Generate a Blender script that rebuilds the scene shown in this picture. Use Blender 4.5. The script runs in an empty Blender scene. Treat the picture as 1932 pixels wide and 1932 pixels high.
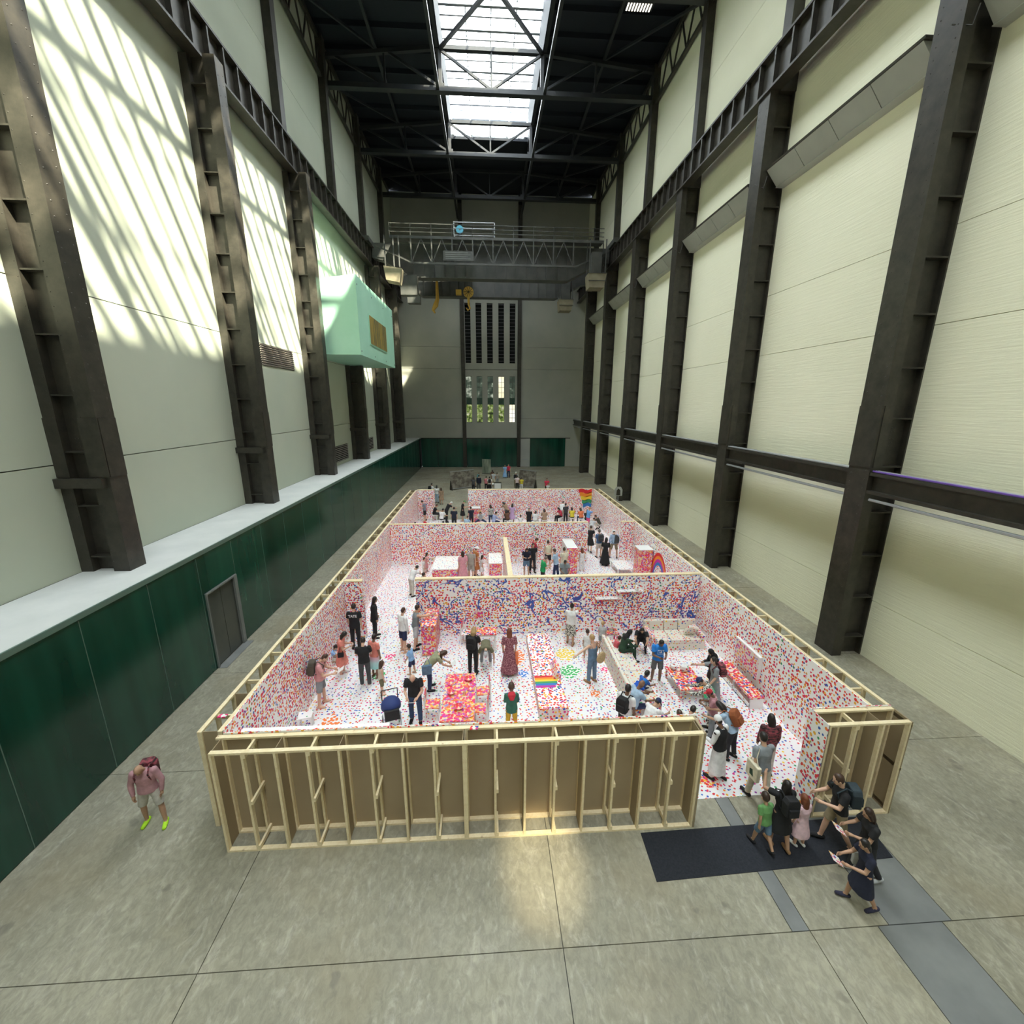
import bpy, bmesh, math, random
from mathutils import Vector, Matrix
random.seed(7)
PI = math.pi
sc = bpy.context.scene
C = sc.collection

# ------------------------------------------------------------------ camera, sky, sun, exposure
cam = bpy.data.cameras.new('camera'); co = bpy.data.objects.new('camera', cam); C.objects.link(co)
cam.sensor_width = 36.0; cam.lens = 808.44 / 1932 * 36.0; cam.clip_end = 400
yaw, pitch, roll = .06022, -.24599, .004157
fw = Vector((math.sin(yaw)*math.cos(pitch), math.cos(yaw)*math.cos(pitch), math.sin(pitch)))
rt = Vector((math.cos(yaw), -math.sin(yaw), 0)); up = rt.cross(fw)
r2 = rt*math.cos(roll) + up*math.sin(roll); u2 = -rt*math.sin(roll) + up*math.cos(roll)
mw = Matrix((r2, u2, -fw)).transposed().to_4x4(); mw.translation = (0, 0, 9.0)
co.matrix_world = mw; sc.camera = co
sc.view_settings.view_transform = 'Standard'; sc.view_settings.look = 'None'
sc.view_settings.gamma = 1.0; sc.view_settings.use_curve_mapping = False
sc.view_settings.exposure = 0.3
sc.cycles.max_bounces = 10; sc.cycles.diffuse_bounces = 6; sc.cycles.glossy_bounces = 3
sc.cycles.transparent_max_bounces = 12; sc.cycles.caustics_reflective = False; sc.cycles.caustics_refractive = False
sc.cycles.sample_clamp_indirect = 6.0
wd = bpy.data.worlds.new('sky'); sc.world = wd; wd.use_nodes = True
bg = wd.node_tree.nodes['Background']
bg.inputs[0].default_value = (0.93, 0.97, 1.0, 1); bg.inputs[1].default_value = 19.0
sl = bpy.data.lights.new('sun', 'SUN'); sl.energy = 33.0; sl.angle = math.radians(0.8); sl.color = (1.0, 0.91, 0.70)
so = bpy.data.objects.new('sun', sl); C.objects.link(so)
so.rotation_euler = Vector((-1.0, 0.9, -1.645)).to_track_quat('-Z', 'Y').to_euler()
so.location = (30, -20, 60)
sp = bpy.data.lights.new('sun_patch_spot', 'SPOT'); sp.energy = 52000; sp.spot_size = math.radians(3.7); sp.spot_blend = .8; sp.shadow_soft_size = .25; sp.color = (1.0, .86, .55)  # added spotlight, stands in for sunlight on the front floor
spo = bpy.data.objects.new('sun_patch_spot', sp); C.objects.link(spo); spo.location = (3.0, -16, 22.0); spo.rotation_euler = (Vector((1.05, 6.6, 0)) - spo.location).to_track_quat('-Z', 'Y').to_euler()
pl = bpy.data.lights.new('skylight_portal', 'AREA'); pl.shape = 'RECTANGLE'; pl.size = 7.6; pl.size_y = 82.0
pl.cycles.is_portal = True
po = bpy.data.objects.new('skylight_portal', pl); C.objects.link(po); po.location = (0.7, 12.4, 38.4)

# ------------------------------------------------------------------ materials
def mat(name, col, rough=.6, metal=0., spec=.5):
    m = bpy.data.materials.new(name); m.use_nodes = True
    b = m.node_tree.nodes['Principled BSDF']
    b.inputs['Base Color'].default_value = (*col, 1); b.inputs['Roughness'].default_value = rough
    b.inputs['Metallic'].default_value = metal; b.inputs['Specular IOR Level'].default_value = spec
    return m
class NT:
    def __init__(s, m): s.m = m; s.t = m.node_tree; s.b = s.t.nodes['Principled BSDF']
    def n(s, typ, **kw):
        x = s.t.nodes.new(typ)
        for k, v in kw.items():
            if k.startswith('i_'):
                k = k[2:]; x.inputs[int(k) if k.isdigit() else k.default if False else k].default_value = v
            else: setattr(x, k, v)
        return x
    def l(s, a, b): s.t.links.new(a, b)
    def math(s, op, a, b=None, clamp=False):
        x = s.t.nodes.new('ShaderNodeMath'); x.operation = op; x.use_clamp = clamp
        for i, v in enumerate((a, b)):
            if v is None: continue
            if isinstance(v, (int, float)): x.inputs[i].default_value = v
            else: s.l(v, x.inputs[i])
        return x.outputs[0]
    def mix(s, f, a, b):
        x = s.t.nodes.new('ShaderNodeMix'); x.data_type = 'RGBA'
        for sock, v in ((x.inputs[0], f), (x.inputs[6], a), (x.inputs[7], b)):
            if isinstance(v, (int, float)): sock.default_value = v
            elif isinstance(v, tuple): sock.default_value = (*v, 1)
            else: s.l(v, sock)
        return x.outputs[2]
    def coord(s): return s.n('ShaderNodeTexCoord').outputs['Object']
    def noise(s, vec, scale, detail=3, rough=.55, dist=0.):
        x = s.n('ShaderNodeTexNoise'); s.l(vec, x.inputs['Vector'])
        x.inputs['Scale'].default_value = scale; x.inputs['Detail'].default_value = detail
        x.inputs['Roughness'].default_value = rough; x.inputs['Distortion'].default_value = dist
        return x.outputs['Fac']
    def scale(s, vec, v):
        x = s.n('ShaderNodeVectorMath', operation='MULTIPLY'); s.l(vec, x.inputs[0]); x.inputs[1].default_value = v
        return x.outputs[0]
    def ramp(s, f, stops, interp='LINEAR'):
        x = s.n('ShaderNodeValToRGB'); x.color_ramp.interpolation = interp
        e = x.color_ramp.elements
        while len(e) < len(stops): e.new(.5)
        for i, (p, c) in enumerate(stops): e[i].position = p; e[i].color = (*c, 1)
        s.l(f, x.inputs[0]); return x.outputs[0]
    def bump(s, h, strength=.2, dist=.02):
        x = s.n('ShaderNodeBump'); x.inputs['Strength'].default_value = strength; x.inputs['Distance'].default_value = dist
        s.l(h, x.inputs['Height']); s.l(x.outputs[0], s.b.inputs['Normal'])
    def col(s, c): s.l(c, s.b.inputs['Base Color'])

def noisy(name, c1, c2, scale=1.5, vec=(1, 1, 1), rough=.7, detail=5, lo=.35, hi=.65, metal=0., bump=0.):
    m = mat(name, c1, rough, metal); t = NT(m)
    f = t.noise(t.scale(t.coord(), vec), scale, detail)
    t.col(t.ramp(f, [(lo, c1), (hi, c2)]))
    if bump: t.bump(f, bump)
    return m

M = {}
# concrete slabs: mottled grey brown with pale trowel streaks and dark stains
m = mat('concrete', (.3, .28, .22), .62); t = NT(m); v = t.coord()
a = t.ramp(t.noise(v, .35, 4, .6), [(.35, (.25, .235, .178)), (.65, (.345, .325, .25))])
st = t.ramp(t.noise(t.scale(v, (1.6, .7, 1)), 2.6, 6, .7, 1.2), [(.52, (0, 0, 0)), (.66, (1, 1, 1))])
a = t.mix(t.math('MULTIPLY', st, .5), a, (.47, .44, .36))
fn = t.ramp(t.noise(t.scale(v, (1.3, .8, 1)), 7.0, 5, .7, .6), [(.38, (.72, .72, .72)), (.62, (1.14, 1.13, 1.10))])
mm_ = t.n('ShaderNodeMix', data_type='RGBA', blend_type='MULTIPLY'); mm_.inputs[0].default_value = .7; t.l(a, mm_.inputs[6]); t.l(fn, mm_.inputs[7]); a = mm_.outputs[2]
bl = t.ramp(t.noise(v, .5, 3, .5), [(.50, (0, 0, 0)), (.70, (1, 1, 1))]); a = t.mix(t.math('MULTIPLY', bl, .45), a, (.27, .225, .14))
sp = t.ramp(t.noise(v, 1.7, 3, .5), [(.67, (0, 0, 0)), (.71, (1, 1, 1))])
a = t.mix(t.math('MULTIPLY', sp, .45), a, (.13, .12, .10)); t.col(a)
t.l(t.ramp(t.noise(v, .8, 4), [(.3, (.42, .42, .42)), (.7, (.7, .7, .7))]), t.b.inputs['Roughness']); M['concrete'] = m
m = mat('concrete_strip', (.2, .21, .21), .55); t = NT(m)
t.col(t.ramp(t.noise(t.coord(), 1.2, 4), [(.3, (.15, .157, .155)), (.7, (.22, .226, .22))])); M['strip'] = m
M['joint'] = mat('joint_filler', (.07, .065, .055), .9)
m = mat('wall_render_lit', (.6, .6, .52), .85); t = NT(m); v = t.coord()
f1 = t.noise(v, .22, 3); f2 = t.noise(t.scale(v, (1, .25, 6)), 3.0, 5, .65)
a = t.mix(t.ramp(f1, [(.3, (0, 0, 0)), (.7, (1, 1, 1))]), (.85, .835, .655), (.90, .88, .70))  # the right wall's stronger light is put into this paler tone
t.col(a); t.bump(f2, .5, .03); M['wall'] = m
M['wall_shaded'] = noisy('left_wall_render_shaded', (.45, .49, .40), (.50, .53, .43), .22, rough=.85)  # same paint as the right wall; its shade is put into the colour
M['wallback'] = mat('wall_backing', (.10, .10, .09), .9)
M['greywall'] = noisy('grey_end_wall', (.36, .37, .33), (.42, .42, .37), .3, rough=.85)
m = mat('black_steel', (.025, .023, .02), .42, 0, .5); t = NT(m)
t.col(t.ramp(t.noise(t.coord(), 2.2, 6, .7), [(.3, (.018, .0165, .0135)), (.7, (.056, .049, .038))])); M['steel'] = m
M['crane'] = noisy('crane_steel', (.05, .052, .05), (.085, .085, .078), 1.0, rough=.45)
M['slot_grey'] = mat('slot_bar_metal', (.16, .16, .16), .4)  # plain mid grey of the window slot bars
M['crane_tan'] = noisy('crane_cab_paint', (.20, .17, .11), (.26, .23, .16), 1.5, rough=.6)
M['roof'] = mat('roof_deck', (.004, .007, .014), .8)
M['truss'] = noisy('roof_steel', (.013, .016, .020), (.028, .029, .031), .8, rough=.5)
m = mat('green_glass', (.012, .052, .036), .13, 0, .6); t = NT(m)
t.col(t.ramp(t.noise(t.scale(t.coord(), (1, .8, .12)), 1.1, 3), [(.3, (.003, .034, .023)), (.7, (.012, .088, .058))]))
M['glass'] = m
M['glass_edge'] = mat('glass_edge', (.10, .17, .14), .3)
M['ledge'] = noisy('ledge_board', (.60, .62, .61), (.68, .69, .68), .8, rough=.8)
m = mat('pine', (.72, .56, .34), .65); t = NT(m); v = t.coord()
f = t.noise(t.scale(v, (6, 6, 6)), 1.0, 4, .6, 2.0)
a = t.ramp(f, [(.3, (.78, .63, .38)), (.7, (.90, .78, .54))])
kn = t.ramp(t.noise(v, 5.0, 1), [(.74, (0, 0, 0)), (.77, (1, 1, 1))])
t.col(t.mix(t.math('MULTIPLY', kn, .55), a, (.36, .20, .09))); M['pine'] = m
M['mdf'] = noisy('brown_board', (.34, .26, .16), (.38, .295, .185), .7, rough=.75)
M['mint'] = noisy('mint_panel', (.36, .66, .50), (.42, .72, .56), .5, rough=.5)
M['louvre'] = mat('louvre_metal', (.30, .27, .24), .5)
M['dark'] = mat('dark_void', (.006, .006, .006), .9)
M['panel'] = noisy('grey_light_panel', (.42, .43, .41), (.48, .49, .46), .6, rough=.4)
M['doormetal'] = noisy('lift_door_metal', (.10, .11, .10), (.14, .145, .13), .6, rough=.35, metal=.6)
M['pipe'] = mat('conduit', (.42, .44, .46), .35, .4)
M['purple'] = mat('purple_cable', (.16, .08, .40), .5)
M['mat'] = noisy('black_mat', (.012, .014, .020), (.020, .022, .030), 30, rough=.95)
M['yellow'] = mat('yellow_paint', (.55, .33, .06), .5)
M['white'] = mat('white_paint', (.80, .80, .79), .6)
M['sky_pane'] = bpy.data.materials.new('clear_glass'); mm = M['sky_pane']; mm.use_nodes = True
nt = mm.node_tree; nt.nodes.clear()
o = nt.nodes.new('ShaderNodeOutputMaterial'); tr = nt.nodes.new('ShaderNodeBsdfTransparent'); gl = nt.nodes.new('ShaderNodeBsdfGlossy')
mx = nt.nodes.new('ShaderNodeMixShader'); mx.inputs[0].default_value = .05; gl.inputs['Roughness'].default_value = .05
tr.inputs[0].default_value = (.93, .95, .95, 1)
nt.links.new(tr.outputs[0], mx.inputs[1]); nt.links.new(gl.outputs[0], mx.inputs[2]); nt.links.new(mx.outputs[0], o.inputs[0])
def emit(name, col, k):
    m = mat(name, col, .5); b = m.node_tree.nodes['Principled BSDF']
    b.inputs['Emission Color'].default_value = (*col, 1); b.inputs['Emission Strength'].default_value = k
    return m
M['lamp'] = emit('lamp_glow', (1, .93, .8), 1.5)
def daylight(name, cols, k, scale):
    m = mat(name, (.02, .03, .02), .3); t = NT(m)
    c = t.ramp(t.noise(t.n('ShaderNodeNewGeometry').outputs['Position'], scale, 4, .6), cols)
    t.l(c, t.b.inputs['Emission Color']); t.b.inputs['Emission Strength'].default_value = k
    return m
M['trees'] = daylight('daylit_garden_window', [(.40, (.02, .035, .01)), (.50, (.22, .33, .06)), (.58, (.55, .60, .28)), (.70, (.9, .9, .72))], .6, 1.9)
M['hallwin'] = daylight('dim_window', [(.40, (.03, .045, .035)), (.55, (.10, .14, .10)), (.68, (.7, .75, .6))], .55, 1.2)
M['brightwin'] = daylight('sunlit_window', [(.30, (.75, .62, .30)), (.50, (1, .93, .65)), (.7, (1, 1, .95))], .95, .6)
M['amber'] = None
m = mat('amber_window', (.20, .16, .06), .25); t = NT(m); v = t.coord()
f = t.noise(t.scale(v, (1, 6, .5)), 1.0, 3)
t.col(t.ramp(f, [(.35, (.10, .11, .06)), (.6, (.42, .29, .07))])); M['amber'] = m

# sticker covered white surfaces: flat round paper dots
PAL = [(.62, .015, .03), (.62, .015, .03), (.75, .05, .02), (.02, .07, .42), (.02, .12, .5), (.85, .22, .02), (.85, .55, .03),
       (.03, .30, .10), (.62, .02, .22), (.25, .03, .30), (.62, .015, .03), (.80, .08, .10)]
HOT = [(.70, .02, .03), (.80, .06, .02), (.85, .22, .02), (.70, .02, .10), (.85, .45, .04), (.75, .03, .02), (.02, .10, .42), (.70, .02, .2)]
FEST = [(.80, .03, .25), (.85, .16, .03), (.80, .04, .05), (.85, .42, .04), (.80, .06, .16), (.55, .08, .42), (.78, .03, .18), (.85, .62, .25), (.35, .25, .55), (.85, .22, .12)]
BLU = [(.03, .08, .45), (.66, .02, .04), (.82, .10, .03), (.04, .12, .5), (.85, .35, .04), (.70, .03, .10), (.22, .07, .40), (.80, .07, .03), (.85, .55, .05), (.04, .28, .14)]
def stops(p): return [(i/len(p), c) for i, c in enumerate(p)]
def dotmat(name, ax, scale=8.6, base=(.95, .935, .93), layers=((.27, .8, 0),), pal=PAL, hot=HOT, hotamt=.58, zprof=None, lines=False, rad=1.0, patch=None):
    """ax: the two axes of the surface; layers: (radius in cells, density, noise gain)."""
    m = mat(name, base, .6); t = NT(m); v = t.coord()
    s = t.n('ShaderNodeSeparateXYZ'); t.l(v, s.inputs[0]); c = t.n('ShaderNodeCombineXYZ')
    nr = t.n('ShaderNodeSeparateXYZ'); t.l(t.n('ShaderNodeTexCoord').outputs['Normal'], nr.inputs[0])   # pick the two axes that lie in the face
    fx = t.math('GREATER_THAN', t.math('ABSOLUTE', nr.outputs[0]), .7); fz = t.math('GREATER_THAN', t.math('ABSOLUTE', nr.outputs[2]), .7)
    lerp = lambda f, a, b: t.math('ADD', a, t.math('MULTIPLY', f, t.math('SUBTRACT', b, a)))
    t.l(lerp(fx, s.outputs[0], s.outputs[1]), c.inputs[0]); t.l(lerp(fz, s.outputs[2], s.outputs[1]), c.inputs[1]); uv = c.outputs[0]
    col = base; big = t.noise(uv, .55, 3, .55)
    hotf = t.math('LESS_THAN', t.noise(uv, .8, 2), hotamt)
    prof = None
    if zprof:
        lo, hi = zprof
        prof = t.ramp(t.math('DIVIDE', s.outputs[2], 2.44), [(0, (lo,)*3), (.35, (1, 1, 1)), (.62, (1, 1, 1)), (1, (hi,)*3)])
    for k, (r, d, g) in enumerate(layers):
        off = t.n('ShaderNodeVectorMath', operation='ADD'); t.l(uv, off.inputs[0]); off.inputs[1].default_value = (k*3.37, k*7.91, 0)
        vo = t.n('ShaderNodeTexVoronoi', voronoi_dimensions='2D'); t.l(off.outputs[0], vo.inputs['Vector'])
        vo.inputs['Scale'].default_value = scale*(1+.07*k); vo.inputs['Randomness'].default_value = .85
        sc_ = t.n('ShaderNodeSeparateColor'); t.l(vo.outputs['Color'], sc_.inputs[0])
        p = t.mix(hotf, t.ramp(sc_.outputs[0], stops(pal), 'CONSTANT'), t.ramp(sc_.outputs[0], stops(hot), 'CONSTANT'))
        den = t.math('ADD', d, t.math('MULTIPLY', t.math('SUBTRACT', big, .5), g))
        if prof is not None: den = t.math('MULTIPLY', den, prof)
        pres = t.math('LESS_THAN', sc_.outputs[1], den)
        rr = t.math('MULTIPLY', t.math('ADD', t.math('MULTIPLY', sc_.outputs[2], .5), .72), r*rad)
        f = t.math('MULTIPLY', t.math('LESS_THAN', vo.outputs['Distance'], rr), pres)
        col = t.mix(f, col, p)
    if lines:
        w = t.noise(uv, .75, 2.5, .6, .6)
        ln = t.math('LESS_THAN', t.math('ABSOLUTE', t.math('SUBTRACT', w, .5)), .0085)
        w2 = t.noise(uv, 1.4, 1.5, .5, .4)
        ln2 = t.math('LESS_THAN', t.math('ABSOLUTE', t.math('SUBTRACT', w2, .46)), .010)
        ln = t.math('MAXIMUM', ln, t.math('MULTIPLY', ln2, t.math('GREATER_THAN', big, .5)))
        br = t.math('LESS_THAN', t.noise(uv, 7, 2), .64)
        col = t.mix(t.math('MULTIPLY', ln, br), col, (.05, .10, .42))
    t.col(col); return m
W3 = ((.31, .84, .5), (.30, .60, 1.3), (.28, .42, 1.5))
M['dotX'] = dotmat('dots_on_side_wall', (0, 2), 10.2, layers=W3, zprof=(.45, .75))
M['dotX2'] = dotmat('dots_on_right_wall', (0, 2), 8.6, layers=((.29, .78, .6), (.28, .50, 1.3), (.26, .3, 1.3)), zprof=(.4, .66))
M['dotY'] = dotmat('dots_on_cross_wall', (0, 2), 9.8, layers=W3, zprof=(.5, .7))
M['dotP'] = dotmat('dots_and_blue_lines', (0, 2), 8.8, layers=((.31, .84, .5), (.29, .58, 1.1), (.27, .42, 1.4)), pal=BLU, hotamt=.50, zprof=(.45, .55), lines=True)
M['dotF'] = dotmat('dots_on_floor', (0, 1), 8.6, base=(.80, .79, .80), layers=((.22, .82, .3), (.21, .24, 1.1)), hotamt=.36)
M['fest'] = dotmat('dense_bright_dots', (0, 1), 10, base=(.80, .62, .40), layers=((.45, .95, 0), (.45, .8, 0), (.42, .6, 0)), pal=FEST, hot=FEST)
M['festX'] = dotmat('dense_dots_side', (1, 2), 10, base=(.78, .70, .66), layers=((.36, .9, 0), (.36, .5, .5)), pal=HOT, hot=FEST)
M['festY'] = dotmat('dense_dots_front', (0, 2), 10, base=(.80, .66, .55), layers=((.42, .95, 0), (.42, .75, .4), (.38, .4, .4)), pal=HOT, hot=FEST)
M['red'] = dotmat('dense_red_dots', (0, 1), 10, base=(.80, .72, .66), layers=((.42, .95, 0), (.42, .7, 0), (.36, .35, 0)), pal=HOT, hot=HOT)
M['rugdots'] = dotmat('crowded_dots', (0, 1), 9, layers=((.32, .85, .3), (.30, .6, .5), (.28, .3, .5)), hotamt=.5)
M['sofa'] = dotmat('dots_on_sofa', (0, 1), 8, base=(.72, .68, .60), layers=((.22, .75, .3),), hotamt=.5)
M['sofaY'] = dotmat('dots_on_sofa_front', (0, 2), 8, base=(.72, .68, .60), layers=((.22, .7, .3),), hotamt=.3)
M['sofaX'] = dotmat('dots_on_sofa_side', (1, 2), 9, base=(.74, .66, .62), layers=((.30, .8, .3), (.28, .4, .3)), hotamt=.5)
M['lightdots'] = dotmat('sparse_dots', (0, 1), 8, base=(.84, .83, .82), layers=((.20, .55, .4),), hotamt=.3)

M['lightdots0'] = dotmat('few_red_dots', (0, 1), 6, base=(.88, .88, .88), layers=((.22, .3, .4),), hotamt=.8)
# ------------------------------------------------------------------ mesh helpers
class MB:
    def __init__(s): s.v = []; s.f = []; s.mi = []; s.cur = 0
    def face(s, *q): s.f.append(q); s.mi.append(s.cur)
    def box(s, x0, x1, y0, y1, z0, z1):
        k = len(s.v)
        s.v += [(x0, y0, z0), (x1, y0, z0), (x1, y1, z0), (x0, y1, z0), (x0, y0, z1), (x1, y0, z1), (x1, y1, z1), (x0, y1, z1)]
        for q in ((3, 2, 1, 0), (4, 5, 6, 7), (0, 1, 5, 4), (1, 2, 6, 5), (2, 3, 7, 6), (3, 0, 4, 7)): s.face(*[k+i for i in q])
        return s
    def beam(s, p, q, w, h=None, up=(0, 0, 1)):
        h = h or w; p = Vector(p); q = Vector(q); d = (q-p).normalized(); u = Vector(up)
        if abs(d.dot(u)) > .98: u = Vector((0, 1, 0))
        r = d.cross(u).normalized(); u = r.cross(d); k = len(s.v)
        for e in (p, q):
            for a, b in ((-1, -1), (1, -1), (1, 1), (-1, 1)): s.v.append(tuple(e + r*(a*w/2) + u*(b*h/2)))
        for f in ((0, 3, 2, 1), (4, 5, 6, 7), (0, 1, 5, 4), (1, 2, 6, 5), (2, 3, 7, 6), (3, 0, 4, 7)): s.face(*[k+i for i in f])
        return s
    def tube(s, pts, r, n=6, cap=True):
        pts = [Vector(p) for p in pts]; rs = r if isinstance(r, (list, tuple)) else [r]*len(pts); k = len(s.v)
        u = None
        for i, p in enumerate(pts):
            d = (pts[min(i+1, len(pts)-1)] - pts[max(i-1, 0)]).normalized()
            if u is None: u = Vector((0, 0, 1)) if abs(d.z) < .9 else Vector((0, 1, 0))
            u = (u - d*u.dot(d)).normalized(); w = d.cross(u)
            for j in range(n):
                a = 2*PI*j/n; s.v.append(tuple(p + (u*math.cos(a) + w*math.sin(a))*rs[i]))
        for i in range(len(pts)-1):
            for j in range(n):
                a = k+i*n+j; b = k+i*n+(j+1) % n; s.face(a, b, b+n, a+n)
        if cap:
            s.face(*[k+j for j in reversed(range(n))]); e = k+(len(pts)-1)*n; s.face(*[e+j for j in range(n)])
        return s
    def lathe(s, prof, n=12, c=(0, 0, 0)):
        k = len(s.v)
        for r, z in prof:
            for j in range(n): a = 2*PI*j/n; s.v.append((c[0]+r*math.cos(a), c[1]+r*math.sin(a), c[2]+z))
        for i in range(len(prof)-1):
            for j in range(n): a = k+i*n+j; b = k+i*n+(j+1) % n; s.face(a, b, b+n, a+n)
        s.face(*[k+j for j in reversed(range(n))]); e = k+(len(prof)-1)*n; s.face(*[e+j for j in range(n)])
        return s
    def prism(s, poly, a, b, axis='y'):
        """poly: list of 2-D points; extruded along axis between a and b"""
        k = len(s.v); n = len(poly)
        for e in (a, b):
            for (p, q) in poly: s.v.append({'y': (p, e, q), 'x': (e, p, q), 'z': (p, q, e)}[axis])
        s.face(*[k+i for i in range(n)]); s.face(*[k+n+i for i in reversed(range(n))])
        for i in range(n): j = (i+1) % n; s.face(k+j, k+i, k+n+i, k+n+j)
        return s
    def mesh(s, name, mats):
        me = bpy.data.meshes.new(name); me.from_pydata(s.v, [], s.f)
        for m in (mats if isinstance(mats, (list, tuple)) else [mats]): me.materials.append(m)
        if len(set(s.mi)) > 1: me.polygons.foreach_set('material_index', s.mi)
        bm = bmesh.new(); bm.from_mesh(me); bmesh.ops.recalc_face_normals(bm, faces=bm.faces); bm.to_mesh(me); bm.free()
        return me
    def obj(s, name, mats, parent=None, loc=None, smooth=False, bevel=0):
        o = bpy.data.objects.new(name, s.mesh(name, mats)); C.objects.link(o)
        if parent: o.parent = parent
        if loc: o.location = loc
        if smooth: o.data.polygons.foreach_set('use_smooth', [True]*len(o.data.polygons))
        if bevel:
            b = o.modifiers.new('bevel', 'BEVEL'); b.width = bevel; b.segments = 2; b.limit_method = 'ANGLE'
        return o
def B(*a): return MB().box(*a)
def empty(name, loc=(0, 0, 0), rz=0.):
    o = bpy.data.objects.new(name, None); C.objects.link(o); o.location = loc; o.rotation_euler = (0, 0, rz); o.empty_display_size = .2
    return o
def tag(o, label=None, cat=None, group=None, kind=None):
    if label: o['label'] = label
    if cat: o['category'] = cat
    if group: o['group'] = group
    if kind: o['kind'] = kind
    return o
def thing(name, label, cat, loc=(0, 0, 0), rz=0., group=None):
    return tag(empty(name, loc, rz), label, cat, group)
def struct(o): o['kind'] = 'structure'; return o
KIDS = {}
def dup(root, loc=None, rz=None, parent=None):
    r = root.copy(); C.objects.link(r)
    if parent: r.parent = parent
    if loc is not None: r.location = loc
    if rz is not None: r.rotation_euler = (0, 0, rz)
    if root.name not in KIDS: KIDS[root.name] = list(root.children)
    for ch in KIDS[root.name]: dup(ch, parent=r)
    return r
def like(o, loc, parent):
    c = o.copy(); C.objects.link(c); c.location = loc; c.parent = parent; return c

# ------------------------------------------------------------------ hall shell
XG, XWL, XWR, YE, YB, ZL = -9.45, -11.75, 13.87, 63.5, -30.0, 4.24
BAY = 8.75
YL = [21.1 + BAY*k for k in range(-6, 5)]      # near faces of the columns on the ledge
YR = [13.4 + BAY*k for k in range(-5, 6)]      # near faces of the columns opposite

floor = struct(B(-12.6, 14.6, YB-.4, YE+1.1, -.4, -.03).obj('floor', M['joint']))
xs = [-9.5, -4.78, 1.22, 5.3]; g = .007
ys = [-30, -22, -14, -7, 1.1, 5.22, 9.35, 13.5, 19.5, 25.5, 31.5, 37.5, 43.5, 49.5, 55.5, 63.5]
for j in range(len(ys)-1):
    y0, y1 = ys[j]+g, ys[j+1]-g
    row = [(-9.5, -4.78), (-4.78, 1.22), (1.22, 5.3), (5.3, 5.62), (5.62, 7.1), (7.1, 8.3), (8.3, 14.3)]
    if y1 < 5.3: row = [(-9.5, -4.78), (-4.78, 1.22), (1.22, 5.62), (5.62, 6.88), (6.88, 8.1), (8.1, 14.3)]
    if y0 > 13: row = [(-9.5, -4.78), (-4.78, 1.22), (1.22, 7.2), (7.2, 14.3)]
    for a, b in row:
        strip = abs(b-a-.32) < .01 or abs(a-7.1) < .01 or abs(a-6.88) < .01
        B(a+g, b-g, y0, y1, -.03, 0).obj('floor_slab', M['strip'] if strip else M['concrete'], floor)

# left wall: rendered panels above a ledge, dark green glass panels below it
wl = struct(B(-12.6, -12.0, YB, YE, 0, 35.4).obj('wall_left', M['wallback']))
for k in range(-7, 5):
    y0, y1 = 21.1+BAY*k+.1, 21.1+BAY*(k+1)+.1
    for z0, z1 in ((ZL, 7.33), (7.36, 12.05), (12.08, 17.2), (17.2, 22.4)):
        gg = .012 if z0 != 17.2 else .0
        B(-12.0, XWL, y0+gg, y1-gg, z0, z1).obj('wall_panel', M['wall_shaded'], wl)
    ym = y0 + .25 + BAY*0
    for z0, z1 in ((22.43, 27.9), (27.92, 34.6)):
        B(-12.0, -11.95, y0+.012, y1-.012, z0, z1).obj('wall_panel', M['wall_shaded'], wl)
led = struct(B(XWL+.02, XG-.02, YB, YE, ZL-.12, ZL).obj('trim_1', M['ledge']))
B(XG-.02, XG+.03, YB, YE, ZL-.10, ZL+.03).obj('ledge_edge', M['glass_edge'], led)
gb = struct(B(XG-.35, XG-.06, YB, YE, 0, ZL-.12).obj('wall_left_base', M['dark']))
y = -30.0; gy = []
while y < 11.5: gy.append(y); y += 2.075
gy = [9.56-2.05*k for k in range(19, 0, -1)] + [9.56, 11.62, 13.68, 15.62, 17.75, 19.83, 21.9]
while gy[-1] < 61.4: gy.append(gy[-1]+2.08)
for a, b in zip(gy, gy[1:]):
    if abs(a-13.68) < .01:
        B(XG-.05, XG, a+.012, b-.012, 2.82, ZL-.12).obj('glass_panel', M['glass'], gb)
        B(XG-.05, XG, 13.692, 13.80, 0, 2.8).obj('glass_panel', M['glass'], gb)
    else: B(XG-.05, XG, a+.012, b-.012, 0.02, ZL-.12).obj('glass_panel', M['glass'], gb)
ed = B(XG-.045, XG+.004, -.008, .008, .02, ZL-.14).obj('glass_edge', M['glass_edge'], gb, (0, gy[0], 0))
for a in gy[1:]: like(ed, (0, a, 0), gb)
d1 = struct(empty('door_1', (XG, 14.7, 0)))
B(-.05, .05, .72, .90, 0, 2.8).obj('door_frame', M['strip'], d1)
B(-.05, .05, -.9, -.84, 0, 2.8).obj('door_frame', M['strip'], d1); B(-.05, .05, -.84, .72, 2.74, 2.8).obj('door_frame', M['strip'], d1)
B(-.05, -.02, -.83, -.07, .02, 2.73).obj('door_leaf', M['doormetal'], d1); B(-.05, -.02, -.05, .71, .02, 2.73).obj('door_leaf', M['doormetal'], d1)
B(0, .30, -.9, .9, 0, .015).obj('threshold', M['strip'], d1)

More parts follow.
